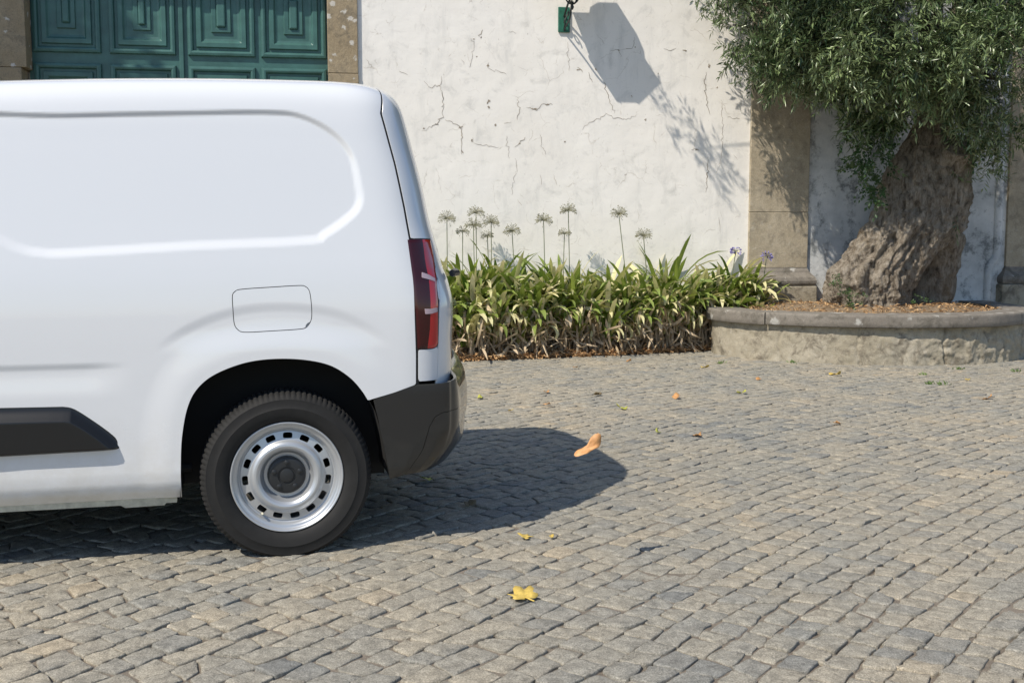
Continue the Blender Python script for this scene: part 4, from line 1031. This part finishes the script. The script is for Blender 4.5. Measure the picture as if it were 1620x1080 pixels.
# ------------------------------------------------------------------ fast leaf meshes
def leaf_mesh(name, base, axis, nrm_, L, W, mat, tone, parent=None, fold=.25, droop=.15):
    """one folded lance-shaped leaf per row: base point, unit axis, approximate face normal"""
    n = len(base); axis = axis/np.linalg.norm(axis, axis=1, keepdims=True)
    side = np.cross(axis, nrm_); side /= np.linalg.norm(side, axis=1, keepdims=True) + 1e-9; up = np.cross(side, axis)
    L = L[:, None]; W = W[:, None]
    mid = base + axis*L*.48 + up*L*(-fold*.12)
    V = np.stack([base, mid - side*W/2 + up*W*fold, mid, mid + side*W/2 + up*W*fold, base + axis*L - up*L*droop], 1)
    T = np.array([(0,2,1),(0,3,2),(1,2,4),(2,3,4)]); F = (T[None] + (np.arange(n)*5)[:, None, None]).reshape(-1, 3)
    me = bpy.data.meshes.new(name); me.vertices.add(n*5); me.vertices.foreach_set('co', V.reshape(-1).astype(np.float32))
    me.loops.add(F.size); me.loops.foreach_set('vertex_index', F.reshape(-1).astype(np.int32)); me.polygons.add(len(F))
    me.polygons.foreach_set('loop_start', (np.arange(len(F))*3).astype(np.int32)); me.update(calc_edges=True)
    me.materials.append(mat); o = bpy.data.objects.new(name, me); COL.objects.link(o)
    if parent is not None: o.parent = parent
    set_tone(o, np.repeat(tone, 5)); return o
def unit(v): return v/(np.linalg.norm(v, axis=-1, keepdims=True) + 1e-9)
def sprays(centres, dirs, nl, length, ll, lw, spread=.9):
    """twigs with paired leaves; returns leaf arrays and twig polylines"""
    n = len(centres); t = np.linspace(.12, 1, nl)[None, :, None]
    sag = np.array([0, 0, -1.0])*.25
    d = unit(dirs); Lg = length[:, None, None]
    pos = centres[:, None] + d[:, None]*t*Lg + sag*(t**2)*Lg
    a = rng.normal(0, 1, (n, 1, 3)); a = np.cross(d[:, None], a); a = unit(a); b = np.cross(d[:, None], a)
    ph = np.arange(nl)[None, :, None]*math.pi*.97 + rng.uniform(0, .6, (n, nl, 1))
    side = a*np.cos(ph) + b*np.sin(ph)*.7
    ax = unit(d[:, None]*(1-spread*.45) + side*spread + rng.normal(0, .18, (n, nl, 3)) + sag*.5)
    ax[:, -1] = unit(d + rng.normal(0, .15, (n, 3)))
    nr = unit(np.array([0, 0, 1.0]) + rng.normal(0, .55, (n, nl, 3)))
    L = rng.uniform(*ll, (n, nl)); W = rng.uniform(*lw, (n, nl))
    return pos.reshape(-1, 3), ax.reshape(-1, 3), nr.reshape(-1, 3), L.ravel(), W.ravel(), pos

# ------------------------------------------------------------------ olive tree
TY = 11.72
tree = empty('olive_tree', (at_depth(1400, 480, TY)*[1, 1, 0] + [0, 0, PZ-.03]).tolist())
tag(tree, 'ancient olive tree with a thick leaning gnarled trunk growing from the curved stone planter', 'tree')
TO = np.array(tree.location)
def tl(P): return np.asarray(P) - TO
def trunk():
    rows = [(500,1298,1448),(482,1303,1440),(466,1304,1438),(440,1305,1446),(420,1316,1458),(402,1333,1472),(384,1350,1488),(365,1362,1506),(347,1376,1519),(330,1386,1526),(308,1394,1531),(286,1400,1532),(266,1408,1534),(248,1418,1528),(223,1434,1514),(200,1446,1506),(180,1454,1503),(150,1460,1500),(110,1464,1500)]
    rr = np.array(rows, float); yy = np.linspace(500, 110, 260)
    f = pchip(rr[::-1, 0], rr[::-1, 1]); g_ = pchip(rr[::-1, 0], rr[::-1, 2]); SEG = 340; an = np.arange(SEG)*2*math.pi/SEG; V = []
    for k, y in enumerate(yy):
        xl, xr = float(f(y)), float(g_(y)); Yc = TY + .10*(500-y)/400
        A, B = at_depth(xl, y, Yc), at_depth(xr, y, Yc); c = (A+B)/2; hw = np.linalg.norm(B-A)/2*.97; hd = hw*.78 if hw > .3 else hw*.95
        h = c[2]; tw = an + .55*h
        lob = 1 + .085*np.sin(3*tw+1.0) + .06*np.sin(5*tw-.8+.7*h) + .04*np.sin(9*tw+2+1.6*h) 
        p = np.stack([c[0] + hw*lob*np.cos(an), c[1] + hd*lob*np.sin(an), np.full(SEG, h)], 1)
        rad = np.stack([np.cos(an), np.sin(an), an*0], 1)
        sc_ = hw/.6
        q = np.stack([np.cos(tw)*1.6, np.sin(tw)*1.6, np.full(SEG, h*.75)], 1)
        d = .075*noise(q, 2.6, 4) + .05*(np.abs(noise(q+5, 4.5, 3))-.25) + .040*(np.abs(noise(p*[1, 1, .55], 11, 3))*-2+.45) + .026*noise(p*[1, 1, .6], 20, 3) + .020*noise(p, 42, 2) + .045*(.5 - np.abs(np.sin(7*tw + 1.3*np.sin(2.1*h) + 2.2*noise(q, 1.6, 2)))) + .022*(.5 - np.abs(np.sin(17*tw + 3*noise(q, 2.4, 2))))
        # hollows and burls
        bl = at_depth(1335, 440, TY-.35); d = d + .10*np.exp(-((p-bl)**2).sum(1)/.045) + .05*noise(p, 8, 2)*smooth((1.05-h)/.5)
        bl = at_depth(1400, 465, TY-.45); d = d + .07*np.exp(-((p-bl)**2).sum(1)/.03)
        for t_ in np.linspace(0, 1, 14):
            bl = at_depth(1443 + 52*t_, 492 - 92*t_, TY-.22); d = d - .035*np.exp(-((p[:, 0]-bl[0])**2 + (p[:, 2]-bl[2])**2)/.0016)*(p[:, 1] < TY+.2)
        for cx_, cy_, ss, am in [(1378,402,.003,-.10),(1452,330,.004,-.08),(1370,435,.004,.07),(1357,452,.003,.06),(1325,425,.006,.07),(1410,380,.004,-.05),(1430,300,.006,-.06),(1500,300,.01,.05)]:
            bl = at_depth(cx_, cy_, TY-.35); d = d + am*np.exp(-((p[:, 0]-bl[0])**2 + (p[:, 2]-bl[2])**2)/ss)*(p[:, 1] < TY)
        V.append(p + rad*(d*sc_)[:, None])
    V = np.array(V); n = len(yy); m = MB()
    m.add(tl(V.reshape(-1, 3)), [(j*SEG+i, j*SEG+(i+1) % SEG, (j+1)*SEG+(i+1) % SEG, (j+1)*SEG+i) for j in range(n-1) for i in range(SEG)] + [tuple((n-1)*SEG+i for i in range(SEG))])
    jt = lambda s: (lambda v: rng.normal(0, .001, v.shape) + unit(v - v.mean(0))*(s*noise(v + TO, 7, 4))[:, None])
    # second stem at the right foot, joining the trunk higher up
    P = [at_depth(1470, 500, 12.0), at_depth(1484, 470, 12.0), at_depth(1496, 436, 11.98), at_depth(1503, 405, 11.95), at_depth(1500, 375, 11.9), at_depth(1480, 345, 11.85)]
    pp = catmull(P, 8, closed=False); rd = np.interp(np.arange(len(pp)), np.linspace(0, len(pp)-1, 6), [.18, .14, .15, .13, .12, .15])
    m.tube(tl(pp), rd, 40, jit=jt(.10))
    P = [at_depth(1445, 500, 12.05), at_depth(1466, 455, 12.08), at_depth(1484, 410, 12.02), at_depth(1490, 370, 11.95)]
    m.tube(tl(catmull(P, 8, closed=False)), .17, 30, jit=jt(.06))
    # sawn stub
    P = [at_depth(1490, 262, 11.75), at_depth(1508, 243, 11.6), at_depth(1516, 228, 11.5)]
    m.tube(tl(catmull(P, 6, closed=False)), np.linspace(.26, .17, 13), 30, jit=jt(.05))
    tr = m.build('trunk', M['bark'], tree, smooth_=True)
    # limbs inside the crown
    k = 0
    for tgt, r0 in [((1300,-60,11.2),.12), ((1400,-190,11.1),.13), ((1560,-120,10.9),.12), ((1650,30,11.0),.09), ((1260,70,11.4),.06), ((1370,90,11.0),.06), ((1590,130,10.8),.06), ((1480,-260,11.5),.13), ((1160,40,11.4),.035), ((1250,-230,10.4),.08), ((1450,-230,10.3),.08)]:
        a = at_depth(1480, 150, 11.8); b = at_depth(*tgt); md = (a+b)/2 + [0, .05, .18] + rng.normal(0, .08, 3)
        pts = catmull([a, a*.7+md*.3+rng.normal(0, .03, 3), md, b*.6+md*.4+rng.normal(0, .06, 3), b], 6, closed=False)
        m = MB(); m.tube(tl(pts), np.linspace(r0, r0*.25, len(pts)), 12, jit=jt(.02)); m.build('limb', M['bark'], tree, smooth_=True)
trunk()
m = MB(); a_ = at_depth(1300, -100, 11.2)
m.tube(tl(catmull([a_, at_depth(1150, -150, 11.0), at_depth(1010, -130, 10.9), at_depth(925, -145, 10.75)], 6, closed=False)), np.linspace(.014, .002, 19), 8); m.build('limb', M['bark'], tree, smooth_=True)
BL = [(1290,60,11.25,95,80,.55,3), (1370,80,11.0,80,72,.55,3), (1440,60,10.8,110,95,.6,4), (1548,95,10.7,85,80,.6,3.6), (1610,60,10.9,110,120,.7,4), (1235,10,11.3,75,70,.5,2.3),
      (1400,-80,11.1,200,100,.8,5), (1570,-90,11.0,180,110,.8,4), (1690,110,11.1,90,120,.7,2.5), (1330,-170,11.2,150,90,.8,3.5), (1500,-260,11.2,220,120,.9,4), (1680,-200,11.2,150,120,.8,2),
      (1145,12,11.45,38,28,.25,.35), (1168,66,11.5,24,26,.2,.22), (1218,75,11.4,32,36,.3,.6), (1262,98,11.35,42,28,.35,.8), (1325,118,11.45,55,26,.3,.8), (1470,80,11.0,70,45,.4,1.2), (1388,165,11.3,38,35,.3,.7),
      (1560,172,10.9,45,34,.35,.9), (1605,195,11.0,30,35,.3,.5), (1240,-90,11.3,110,80,.6,2.2), (1170,-60,11.4,60,60,.45,.7), (1300,-215,10.4,115,70,.5,3.2), (1600,-230,10.3,120,80,.5,2), (888,-172,10.75,15,11,.06,.035), (926,-145,10.75,18,12,.06,.055), (962,-122,10.8,16,10,.06,.035), (1550,290,11.5,25,50,.12,.12), (1520,330,11.5,12,25,.1,.05)]
def crown():
    W = np.array([b[6] for b in BL]); tot = 1950; cs = []; ds = []; kp = []
    for b, n in zip(BL, (W/W.sum()*tot).astype(int)):
        v = rng.normal(0, 1, (n, 3)); v = unit(v); rad = rng.uniform(.25, 1.15, (n, 1))**.55; q = v*rad
        # lumpy outline: the radius itself is uneven
        lum = 1 + .25*noise(v*1.0 + b[0]*.01, 1.6, 2)[:, None]; q = q*lum
        c = at_depth(b[0], b[1], b[2]); s = b[2]/F_PX
        p = c + q*np.array([b[3]*s, b[5], b[4]*s])
        kp.append(np.full(n, b[6] < .3)); cs.append(p); ds.append(unit(v*.8 + rng.normal(0, .6, (n, 3)) + [0, -.15, .05]))
    cs = np.concatenate(cs); ds = np.concatenate(ds); KC = 7
    cs = np.repeat(cs, KC, 0) + rng.normal(0, .045, (len(cs)*KC, 3)); ds = unit(np.repeat(ds, KC, 0)*.9 + rng.normal(0, .75, (len(ds)*KC, 3)))
    gapn = noise(cs, 2.4, 3); ok = (gapn > -.12) | np.repeat(np.concatenate(kp), KC)
    ok &= (cs[:, 1] < wallY(cs[:, 0]) - .06)
    cs, ds = cs[ok], ds[ok]; gapn = gapn[ok]
    nl = 13
    pos, ax, nr, L, Wd, pl = sprays(cs, ds, nl, rng.uniform(.12, .26, len(cs)), (.055, .105), (.012, .021))
    tone = np.clip(np.repeat(.30 + .75*noise(cs, 4, 2) + rng.normal(0, .16, len(cs)), nl) + rng.normal(0, .10, len(pos)), 0, 1)
    ok2 = pos[:, 1] < wallY(pos[:, 0]) - .02
    leaf_mesh('crown', tl(pos[ok2]), ax[ok2], nr[ok2], L[ok2], Wd[ok2], M['olive'], tone[ok2], tree)
    m = MB(); sel = rng.choice(len(cs), 1500, replace=False)
    for i in sel: m.tube(tl(np.vstack([cs[i], pl[i][5], pl[i][-2]])), [.003, .0022, .001], 3, cap=False)
    m.build('twigs', M['twig'], tree)
crown()
def suckers():
    for x, y, Y, rx, ry, n in [(1378,205,11.45,26,26,60), (1362,262,11.45,18,26,45), (1385,300,11.45,10,25,26), (1402,225,11.4,14,28,30), (1335,222,11.5,10,8,8), (1548,225,11.3,22,18,22), (1415,185,11.3,25,20,40)]:
        c = at_depth(x, y, Y); s = Y/F_PX; cs = c + rng.normal(0, .5, (n, 3))*[rx*s, .12, ry*s]
        ds = unit(rng.normal(0, 1, cs.shape) + [0, -.2, -.3])
        pos, ax, nr, L, Wd, pl = sprays(cs, ds, 8, rng.uniform(.08, .18, len(cs)), (.035, .06), (.022, .036))
        leaf_mesh('shoot', tl(pos), ax, nr, L, Wd, M['sucker'], np.clip(rng.normal(.35, .25, len(pos)), 0, 1), tree)
    for x, y, n in [(1335,468,12),(1344,480,12),(1322,440,6),(1455,478,5),(1362,475,5),(1318,455,5)]:
        c = at_depth(x, y, 11.12); cs = c + rng.normal(0, .03, (n, 3))
        ds = unit(rng.normal(0, .7, cs.shape) + [0, -.3, .6])
        pos, ax, nr, L, Wd, pl = sprays(cs, ds, 7, rng.uniform(.05, .10, len(cs)), (.02, .035), (.012, .02))
        o = leaf_mesh('shoot', tl(pos), ax, nr, L, Wd, M['sucker'], np.clip(rng.normal(.75, .2, len(pos)), 0, 1), tree); o['label'] = 'small green shoot at the foot of the trunk'
suckers()

# a plane tree standing left of the view; its shade falls on the gate
def shade_tree():
    tgt = np.array([-6.2, 10.75, 3.25]); sd = np.array([SD.x, SD.y, SD.z]); c = tgt - sd*8.0
    r = empty('plane_tree', (c[0]-.5, c[1]-.6, 0)); tag(r, 'plane tree outside the picture on the left whose leaves shade the green gate', 'tree'); o = np.array(r.location)
    m = MB(); pts = catmull([(0, 0, -.1), (.05, .0, 2), (.1, .1, 4), (.4, .5, c[2]-1)], 6, closed=False); m.tube(pts, np.linspace(.22, .10, len(pts)), 14)
    for k in range(7):
        e = rng.normal(0, 1, 3)*[1.0, 1.0, .7]; m.tube([(.2, .25, 5), np.array([.5, .6, c[2]-.8]) + e*.4, np.array([.5, .6, c[2]]) + e], [.08, .05, .02], 8)
    m.build('trunk', M['bark'], r, smooth_=True)
    n = 9000; v = unit(rng.normal(0, 1, (n, 3))); q = v*rng.uniform(.1, 1, (n, 1))**.5*np.array([2.2, 2.2, 1.6]) ; q = q*(1+.3*noise(v, 2, 2)[:, None])
    p = np.array([.5, .6, c[2]]) + q
    leaf_mesh('crown', p, rng.normal(0, 1, (n, 3)), rng.normal(0, .5, (n, 3)) + [0, 0, 1], rng.uniform(.14, .22, n), rng.uniform(.12, .18, n), M['sucker'], rng.uniform(0, 1, n), r)
shade_tree()

# ------------------------------------------------------------------ agapanthus bed
def strap(m, base, az, L, W, rise, droop, mi, twist=0.0, n=8):
    """arching strap leaf with a V fold"""
    h = np.array([math.cos(az), math.sin(az), 0]); p = np.array(base, float); ang = rise; V = []; st = L/n
    sd = np.array([-math.sin(az), math.cos(az), 0])
    for i in range(n+1):
        t = i/n; w = W*(.55 + .75*t if t < .5 else .925)*(1-max(0, (t-.62)/.38)**2.0)**.5 * .62 + .0008
        d = h*math.cos(ang) + np.array([0, 0, math.sin(ang)]); up = -h*math.sin(ang) + np.array([0, 0, math.cos(ang)])
        s = sd*math.cos(twist*t) + up*math.sin(twist*t)
        V += [p - s*w + up*w*.25, p, p + s*w + up*w*.25]; p = p + d*st; ang -= droop*(.35 + 1.3*t)/n
        if p[2] < .01: p[2] = .01
    m.add(V, [f for i in range(n) for f in ((3*i, 3*i+1, 3*i+4, 3*i+3), (3*i+1, 3*i+2, 3*i+5, 3*i+4))], mi)
def clump(x, y, nleaf, label, group=None, hs=1.0, stalks=(), spread=1.0, wall=None):
    z0 = float(bed_h(x, y)) if wall is None else wall
    root = empty('agapanthus', (x, y, z0-.02)); tag(root, label, 'plant', group)
    m = MB(); tn = []
    def s(*a, **k):
        n0 = m.n; strap(m, *a, **k); tn.extend([float(np.clip(rng.normal(.45, .25), 0, 1))]*(m.n-n0))
    for k in range(nleaf):
        az = rng.uniform(0, 2*math.pi)
        if rng.random() < .6: az = -math.pi/2 + rng.normal(0, 1.0)
        r0 = rng.uniform(.0, .09); b = (r0*math.cos(az), r0*math.sin(az)*.7, rng.uniform(.10, .30)*hs)
        u = rng.random(); mi = 0 if u < .60 else 1
        L = rng.uniform(.38, .64)*hs; 
        s(b, az, L, rng.uniform(.028, .050), rng.uniform(1.0, 1.5), rng.uniform(.4, 3.0)*spread, mi, twist=rng.normal(0, .5))
    # bent, faded leaves in the middle
    for k in range(int(nleaf*.30)):
        az = -math.pi/2 + rng.normal(0, 1.1); b = (rng.normal(0, .08), rng.uniform(-.12, .05), rng.uniform(.20, .42)*hs)
        s(b, az, rng.uniform(.25, .42), rng.uniform(.020, .036), rng.uniform(.3, 1.2), rng.uniform(2.6, 4.6), 1 if rng.random() < .6 else 2, twist=rng.normal(0, 1.4))
    # dry leaves and stems at the foot
    for k in range(int(nleaf*.75)):
        az = -math.pi/2 + rng.normal(0, 1.0); b = (rng.normal(0, .10), rng.uniform(-.16, .05), rng.uniform(.05, .30)*hs)
        s(b, az, rng.uniform(.18, .40), rng.uniform(.010, .026), rng.uniform(-1.0, 1.2), rng.normal(.5, 1.2), 2, twist=rng.normal(0, 2.2))
    for k in range(5):
        a = rng.normal(0, .09, 2); m2 = m.n; m.tube([(a[0], a[1]*.7-.03, 0), (a[0]*.8, a[1]*.6, .15), (a[0]*.7, a[1]*.4, .30*hs)], [.018, .016, .012], 6, mi=2); tn.extend([.15]*(m.n-m2))
    fo = m.build('foliage', [M['strap_g'], M['strap_y'], M['strap_d']], root, smooth_=True); set_tone(fo, tn)
    for (hx, hy, kind, bx) in stalks:      # head position on the photo, at this plant's own distance
        H = at_depth(hx, hy, y) - np.array([x, y, z0-.02]); B = np.array([(at_depth(bx, 420, y)-[x, y, 0])[0], 0, .25])
        mm = MB(); md = (H+B)/2 + rng.normal(0, .008, 3)*[1, 1, 0]; mm.tube(catmull([B, md, H], 6, closed=False), .0048, 6); st = mm.build('flower_stalk', M['stalk'], root, smooth_=True)
        mm = MB(); R0 = {'seed': .080, 'small': .060, 'purple': .048}[kind]; n = {'seed': 120, 'small': 75, 'purple': 42}[kind]
        for q in range(n):
            d = rng.normal(0, 1, 3); d[2] = abs(d[2])*1.0 - .35; d = d/np.linalg.norm(d); r = R0*rng.uniform(.75, 1.1)
            e = d*r; e2 = e + np.array([0, 0, -.3])*r*rng.uniform(0, .5)
            mm.tube(H + np.array([e*0, e*.6+[0, 0, .004], e2]), .0011, 3, cap=False)
            pd = unit(d + [0, 0, -.5]); a = H + e2
            if kind == 'purple': mm.tube([a, a+pd*.010, a+pd*.024], [.002, .005, .006], 6, mi=1, cap=False)
            else: mm.tube([a, a+pd*.006, a+pd*.015], [.0015, .0042, .001], 4)
        mm.build('flower_head', [M['umbel'], M['purple']], st)
heads = [((707,346),'seed',709,'first seed head beside the van, on a straight thin stalk'),
    ((732,366),'small',735,'small low seed head just right of the one nearest the van'),
    ((753,337),'seed',752,'tallest seed head of the close group near the van'),
    ((749,357),'seed',755,'seed head directly under the tallest of the close group'),
    ((777,352),'seed',775,'seed head on the right edge of the close group near the van'),
    ((771,373),'small',776,'lowest seed head of the close group near the van'),
    ((810,366),'seed',816,'bushy seed head standing alone right of the close group'),
    ((860,349),'seed',862,'wide flat seed head left of the tallest one in the bed'),
    ((899,333),'seed',902,'highest seed head in the middle of the bed'),
    ((893,370),'small',893,'small low seed head below the highest one in the bed'),
    ((979,339),'seed',1000,'seed head on a stalk leaning left under the lantern shadow'),
    ((1018,373),'seed',1028,'last seed head on the right, drooping, on a slightly curved stalk'),
    ((1164,398),'purple',1150,'fresh purple flower head low in front of the wall beside the pilaster'),
    ((1213,406),'purple',1200,'fading purple flower head low in front of the granite pilaster')]
for i, ((hx, hy), kind, bx, what) in enumerate(heads):
    Y = {0: 11.25, 12: 11.80, 13: 11.85}.get(i, 11.30 + .03*(i % 3) + (bx-700)/1000*.7)
    x = at_depth(bx, 430, Y)[0]
    o = clump(x, Y, 20, what.replace('seed head', 'agapanthus seed head').replace('purple flower head', 'agapanthus purple flower head'), None, stalks=[(hx, hy, kind, bx)], hs=(1.05 if i == 0 else 1.25) if i < 12 else .95)
gl = 'flowerless agapanthus clump, green above and dry below, in the dense row along the white wall'
gn = 'agapanthus clumps without flower stalks along the wall'
for row, (off, dx, hs, nl) in enumerate([(.15, .16, 1.02, 30), (.36, .18, 1.20, 30), (.60, .20, 1.30, 26)]):
    x = -1.9 + row*.07
    while x < 2.42:
        xx = x + rng.normal(0, .03); y = float(bed_front(min(xx, 2.1))) + off + rng.normal(0, .04)
        if xx > 1.95: y = max(y, 11.72 + row*.07)
        if y < wallY(xx) - .08: clump(xx, y, nl, gl, gn, hs=hs*rng.uniform(.92, 1.08)*(1 if xx < 1.5 else 1.12))
        x += dx*(1 if x < 1.5 else .75)
# plants leaning over the planter's left end
for k, (px, Y, zb) in enumerate([(1135, 12.0, .15), (1160, 12.05, .22), (1185, 12.05, .25), (1200, 12.0, .28)]):
    x = at_depth(px, 470, Y)[0]; clump(x, Y, 26, ['agapanthus clump at the left end of the planter coping', 'agapanthus clump behind the left end of the planter', 'agapanthus clump in front of the pilaster foot', 'rightmost agapanthus clump, leaning over the planter before the pilaster base'][k], hs=[1.15, 1.1, .95, .8][k], spread=1.1, wall=zb)

# dry litter along the bed and on the planter soil
def litter():
    n = 8500; x = rng.uniform(-2.2, 2.15, n); t = np.abs(rng.normal(0, .17, n)); y = bed_front(x) - .11 + t + .035*noise(np.stack([x, x*0, x*0], 1), 6, 2)
    z = np.where(y > bed_front(x), bed_h(x, y), 0) + rng.uniform(.0, .03, n)
    ax = rng.normal(0, 1, (n, 3))*[1, 1, .35]
    o = leaf_mesh('leaf_litter', np.stack([x, y, z], 1), ax, rng.normal(0, .45, (n, 3)) + [0, 0, 1], rng.uniform(.03, .10, n), rng.uniform(.012, .035, n), M['litter'], rng.uniform(0, 1, n), fold=.5, droop=.1)
    tag(o, 'dry orange brown leaf litter along the edge of the flower bed', 'leaf litter', kind='stuff')
    n = 2800; x = rng.uniform(2.2, 5.4, n); y = rng.uniform(10.5, 12.3, n); poly = np.vstack([inner, [(5.2, 13.2), (2.6, 13.2)]]); sd = sdf_poly(x, y, poly)
    ok = (sd < -.0) & (y < wallY(x)-.05) & (rng.random(n) < np.exp(sd*.9)*1.2); x, y, sd = x[ok], y[ok], sd[ok]; n = len(x)
    z = PZ - .03 + .045*smooth(-sd/.6) + .02*noise(np.stack([x, y, x*0], -1), 4, 4) + rng.uniform(.004, .02, n)
    o = leaf_mesh('dry_leaves', np.stack([x, y, z], 1), rng.normal(0, 1, (n, 3))*[1, 1, .25], rng.normal(0, .35, (n, 3)) + [0, 0, 1], rng.uniform(.03, .075, n), rng.uniform(.008, .02, n), M['litter'], rng.uniform(.2, 1, n), fold=.5, droop=.1)
    tag(o, 'dry fallen olive leaves covering the soil round the trunk', 'leaf litter', kind='stuff')
litter()

# ------------------------------------------------------------------ fallen leaves, one by one
def fallen(px, py, size, mat, label, z=.012, kind='curl', tilt=None, seedk=0):
    c = on_ground(px, py, z); rg = np.random.default_rng(seedk*17+3)
    if kind == 'maple':
        tips = [(90, 1.0), (38, .92), (142, .92), (-20, .62), (200, .62)]; out = []
        seq = [(-90, .12), (-60, .45), (-20, .82), (8, .62), (38, 1.0), (62, .66), (90, 1.08), (118, .66), (142, 1.0), (172, .62), (200, .82), (240, .45)]
        for a, r in seq:
            out.append((a, r))
        pts = []
        for k in range(len(out)):
            a0, r0 = out[k]; a1, r1 = out[(k+1) % len(out)]
            if a1 < a0 - 180: a1 += 360
            for t in (0, .33, .66): pts.append((a0+(a1-a0)*t, (r0+(r1-r0)*t)*(1 + (.07 if t == .33 else -.03))))
    else:
        pts = [(a, (.62 + .38*abs(math.cos(R_(a))))*(1+.12*math.sin(3*R_(a)+seedk))) for a in range(0, 360, 15)]
        pts = [(a, r*(1.0 if abs(math.cos(R_(a))) > .5 else .75)) for a, r in pts]
    cu = rg.uniform(.35, .8) if kind != 'maple' else .30; ph = rg.uniform(0, 6.28); V = [(0, 0, 0)]; K = len(pts)
    for f in (.5, 1.0):
        for a, r in pts:
            x, y = r*f*math.cos(R_(a)), r*f*math.sin(R_(a)); e = x*math.cos(ph) + y*math.sin(ph)
            V.append((x, y, cu*e*e + .08*math.sin(5*R_(a)+ph)*f*r))
    V = np.array(V)*size/2
    F = [(0, 1+i, 1+(i+1) % K) for i in range(K)] + [(1+i, 1+K+i, 1+K+(i+1) % K, 1+(i+1) % K) for i in range(K)]
    m = MB(); m.add(V, F)
    if z < .1: m.tube([(0, -.02*size, 0), (.04*size, -.25*size, .03*size), (.08*size, -.42*size, .05*size)], size*.012+.0006, 5)
    o = m.build('fallen_leaf', mat, smooth_=True, loc=tuple(c)); tag(o, label, 'leaf', 'fallen leaves on the cobbles')
    so = o.modifiers.new('thickness', 'SOLIDIFY'); so.thickness = .0008
    rz = rg.uniform(0, 6.28)
    o.rotation_euler = tilt if tilt else ((rg.normal(0, .22), rg.normal(0, .22), rz) if kind != 'maple' else (.16, -.05, .5 + seedk))
    return o
LV = [(829,943,.125,'l_yellow','large lobed yellow leaf, nearest to the camera in the foreground','maple'),
 (832,848,.070,'l_yellow','flat yellow leaf lying just in front of the edge of the van shadow','maple'),
 (676,757,.085,'l_green','dull yellow green leaf lying in shadow below the van bumper','maple'),
 (742,796,.060,'l_dark','dark brown leaf lying inside the van shadow','curl'),
 (760,629,.060,'l_green','yellow green leaf just right of the van bumper','curl'),
 (866,639,.070,'l_orange','orange leaf behind the van shadow, the larger of a pair','curl'),
 (865,620,.045,'l_orange','small orange leaf, the farther of a pair behind the van shadow','curl'),
 (983,645,.090,'l_green','flat lime green leaf behind the tip of the van shadow','curl'),
 (945,624,.080,'l_dark','faded brown leaf between the pair of orange leaves and the lime leaf','curl'),
 (808,649,.040,'l_yellow','tiny yellow leaf left of the orange pair','curl'),
 (1070,628,.080,'l_orange','reddish orange curled leaf in the middle distance in front of the bed','curl'),
 (1174,621,.075,'l_green','lime yellow leaf in front of the left end of the planter','curl'),
 (1115,581,.085,'l_yellow','crumpled yellow leaf beside the flower bed, left of the planter','curl'),
 (1200,599,.060,'l_orange','orange leaf close to the left part of the planter','curl'),
 (1104,688,.070,'l_orange','thin orange leaf right of the tip of the van shadow','curl'),
 (1325,669,.060,'l_orange','pale orange leaf alone on the cobbles in front of the planter','curl'),
 (1320,592,.105,'l_yellow','big crumpled yellow leaf at the foot of the planter','curl'),
 (1531,600,.060,'l_yellow','small yellow leaf in front of the right part of the planter','curl'),
 (1563,630,.085,'l_orange','orange leaf near the right edge of the picture','curl'),
 (910,581,.050,'l_orange','small orange leaf just in front of the flower bed litter','curl'),
 (1040,683,.045,'l_green','faint yellow leaf right of the van shadow','curl'),
 (995,571,.055,'l_orange','orange brown leaf at the edge of the litter, below the leaning seed head','curl'),
 (872,848,.028,'l_yellow','crumb of yellow leaf beside the flat yellow leaf by the van shadow','curl')]
for i, (x, y, s, mt, lb, kd) in enumerate(LV): fallen(x, y, s, M[mt], lb, kind=kd, seedk=i)
o = fallen(932, 708, .098, M['l_brown'], 'brown curled leaf fluttering in the air above the van shadow', z=.46, kind='curl', tilt=(.85, -.55, .35), seedk=31)
o.scale = (1.25, .62, 1.0)
del o['group']
# weeds between the setts
for i, (x, y, s, lb) in enumerate([(1257,574,.07,'tiny green weed at the foot of the planter, below the coping stain'), (1446,572,.08,'dark green weed against the middle of the planter wall'), (1518,584,.06,'light green moss weed in front of the right part of the planter'),
    (1490,609,.07,'small weed in the joints, left of the two near the right side'), (1607,588,.05,'weed in the joints at the far right edge'), (1460,594,.04,'tiny weed in the joints, the smallest one before the planter'), (640+500,575,.05,'small weed beside the left end of the planter'), (1470,608,.04,'tiny weed in the joints beside a bigger one')]):
    c = on_ground(x, y); n = 26; base = rng.normal(0, s*.4, (n, 3))*[1, 1, 0]
    o = leaf_mesh('weed', base, unit(rng.normal(0, .8, (n, 3)) + [0, 0, .9]), rng.normal(0, .5, (n, 3)) + [0, -1, .5], rng.uniform(.02, .05, n), rng.uniform(.006, .012, n), M['weed'], rng.uniform(0, 1, n))
    o.location = tuple(c); tag(o, lb, 'weed', 'weeds in the paving joints')
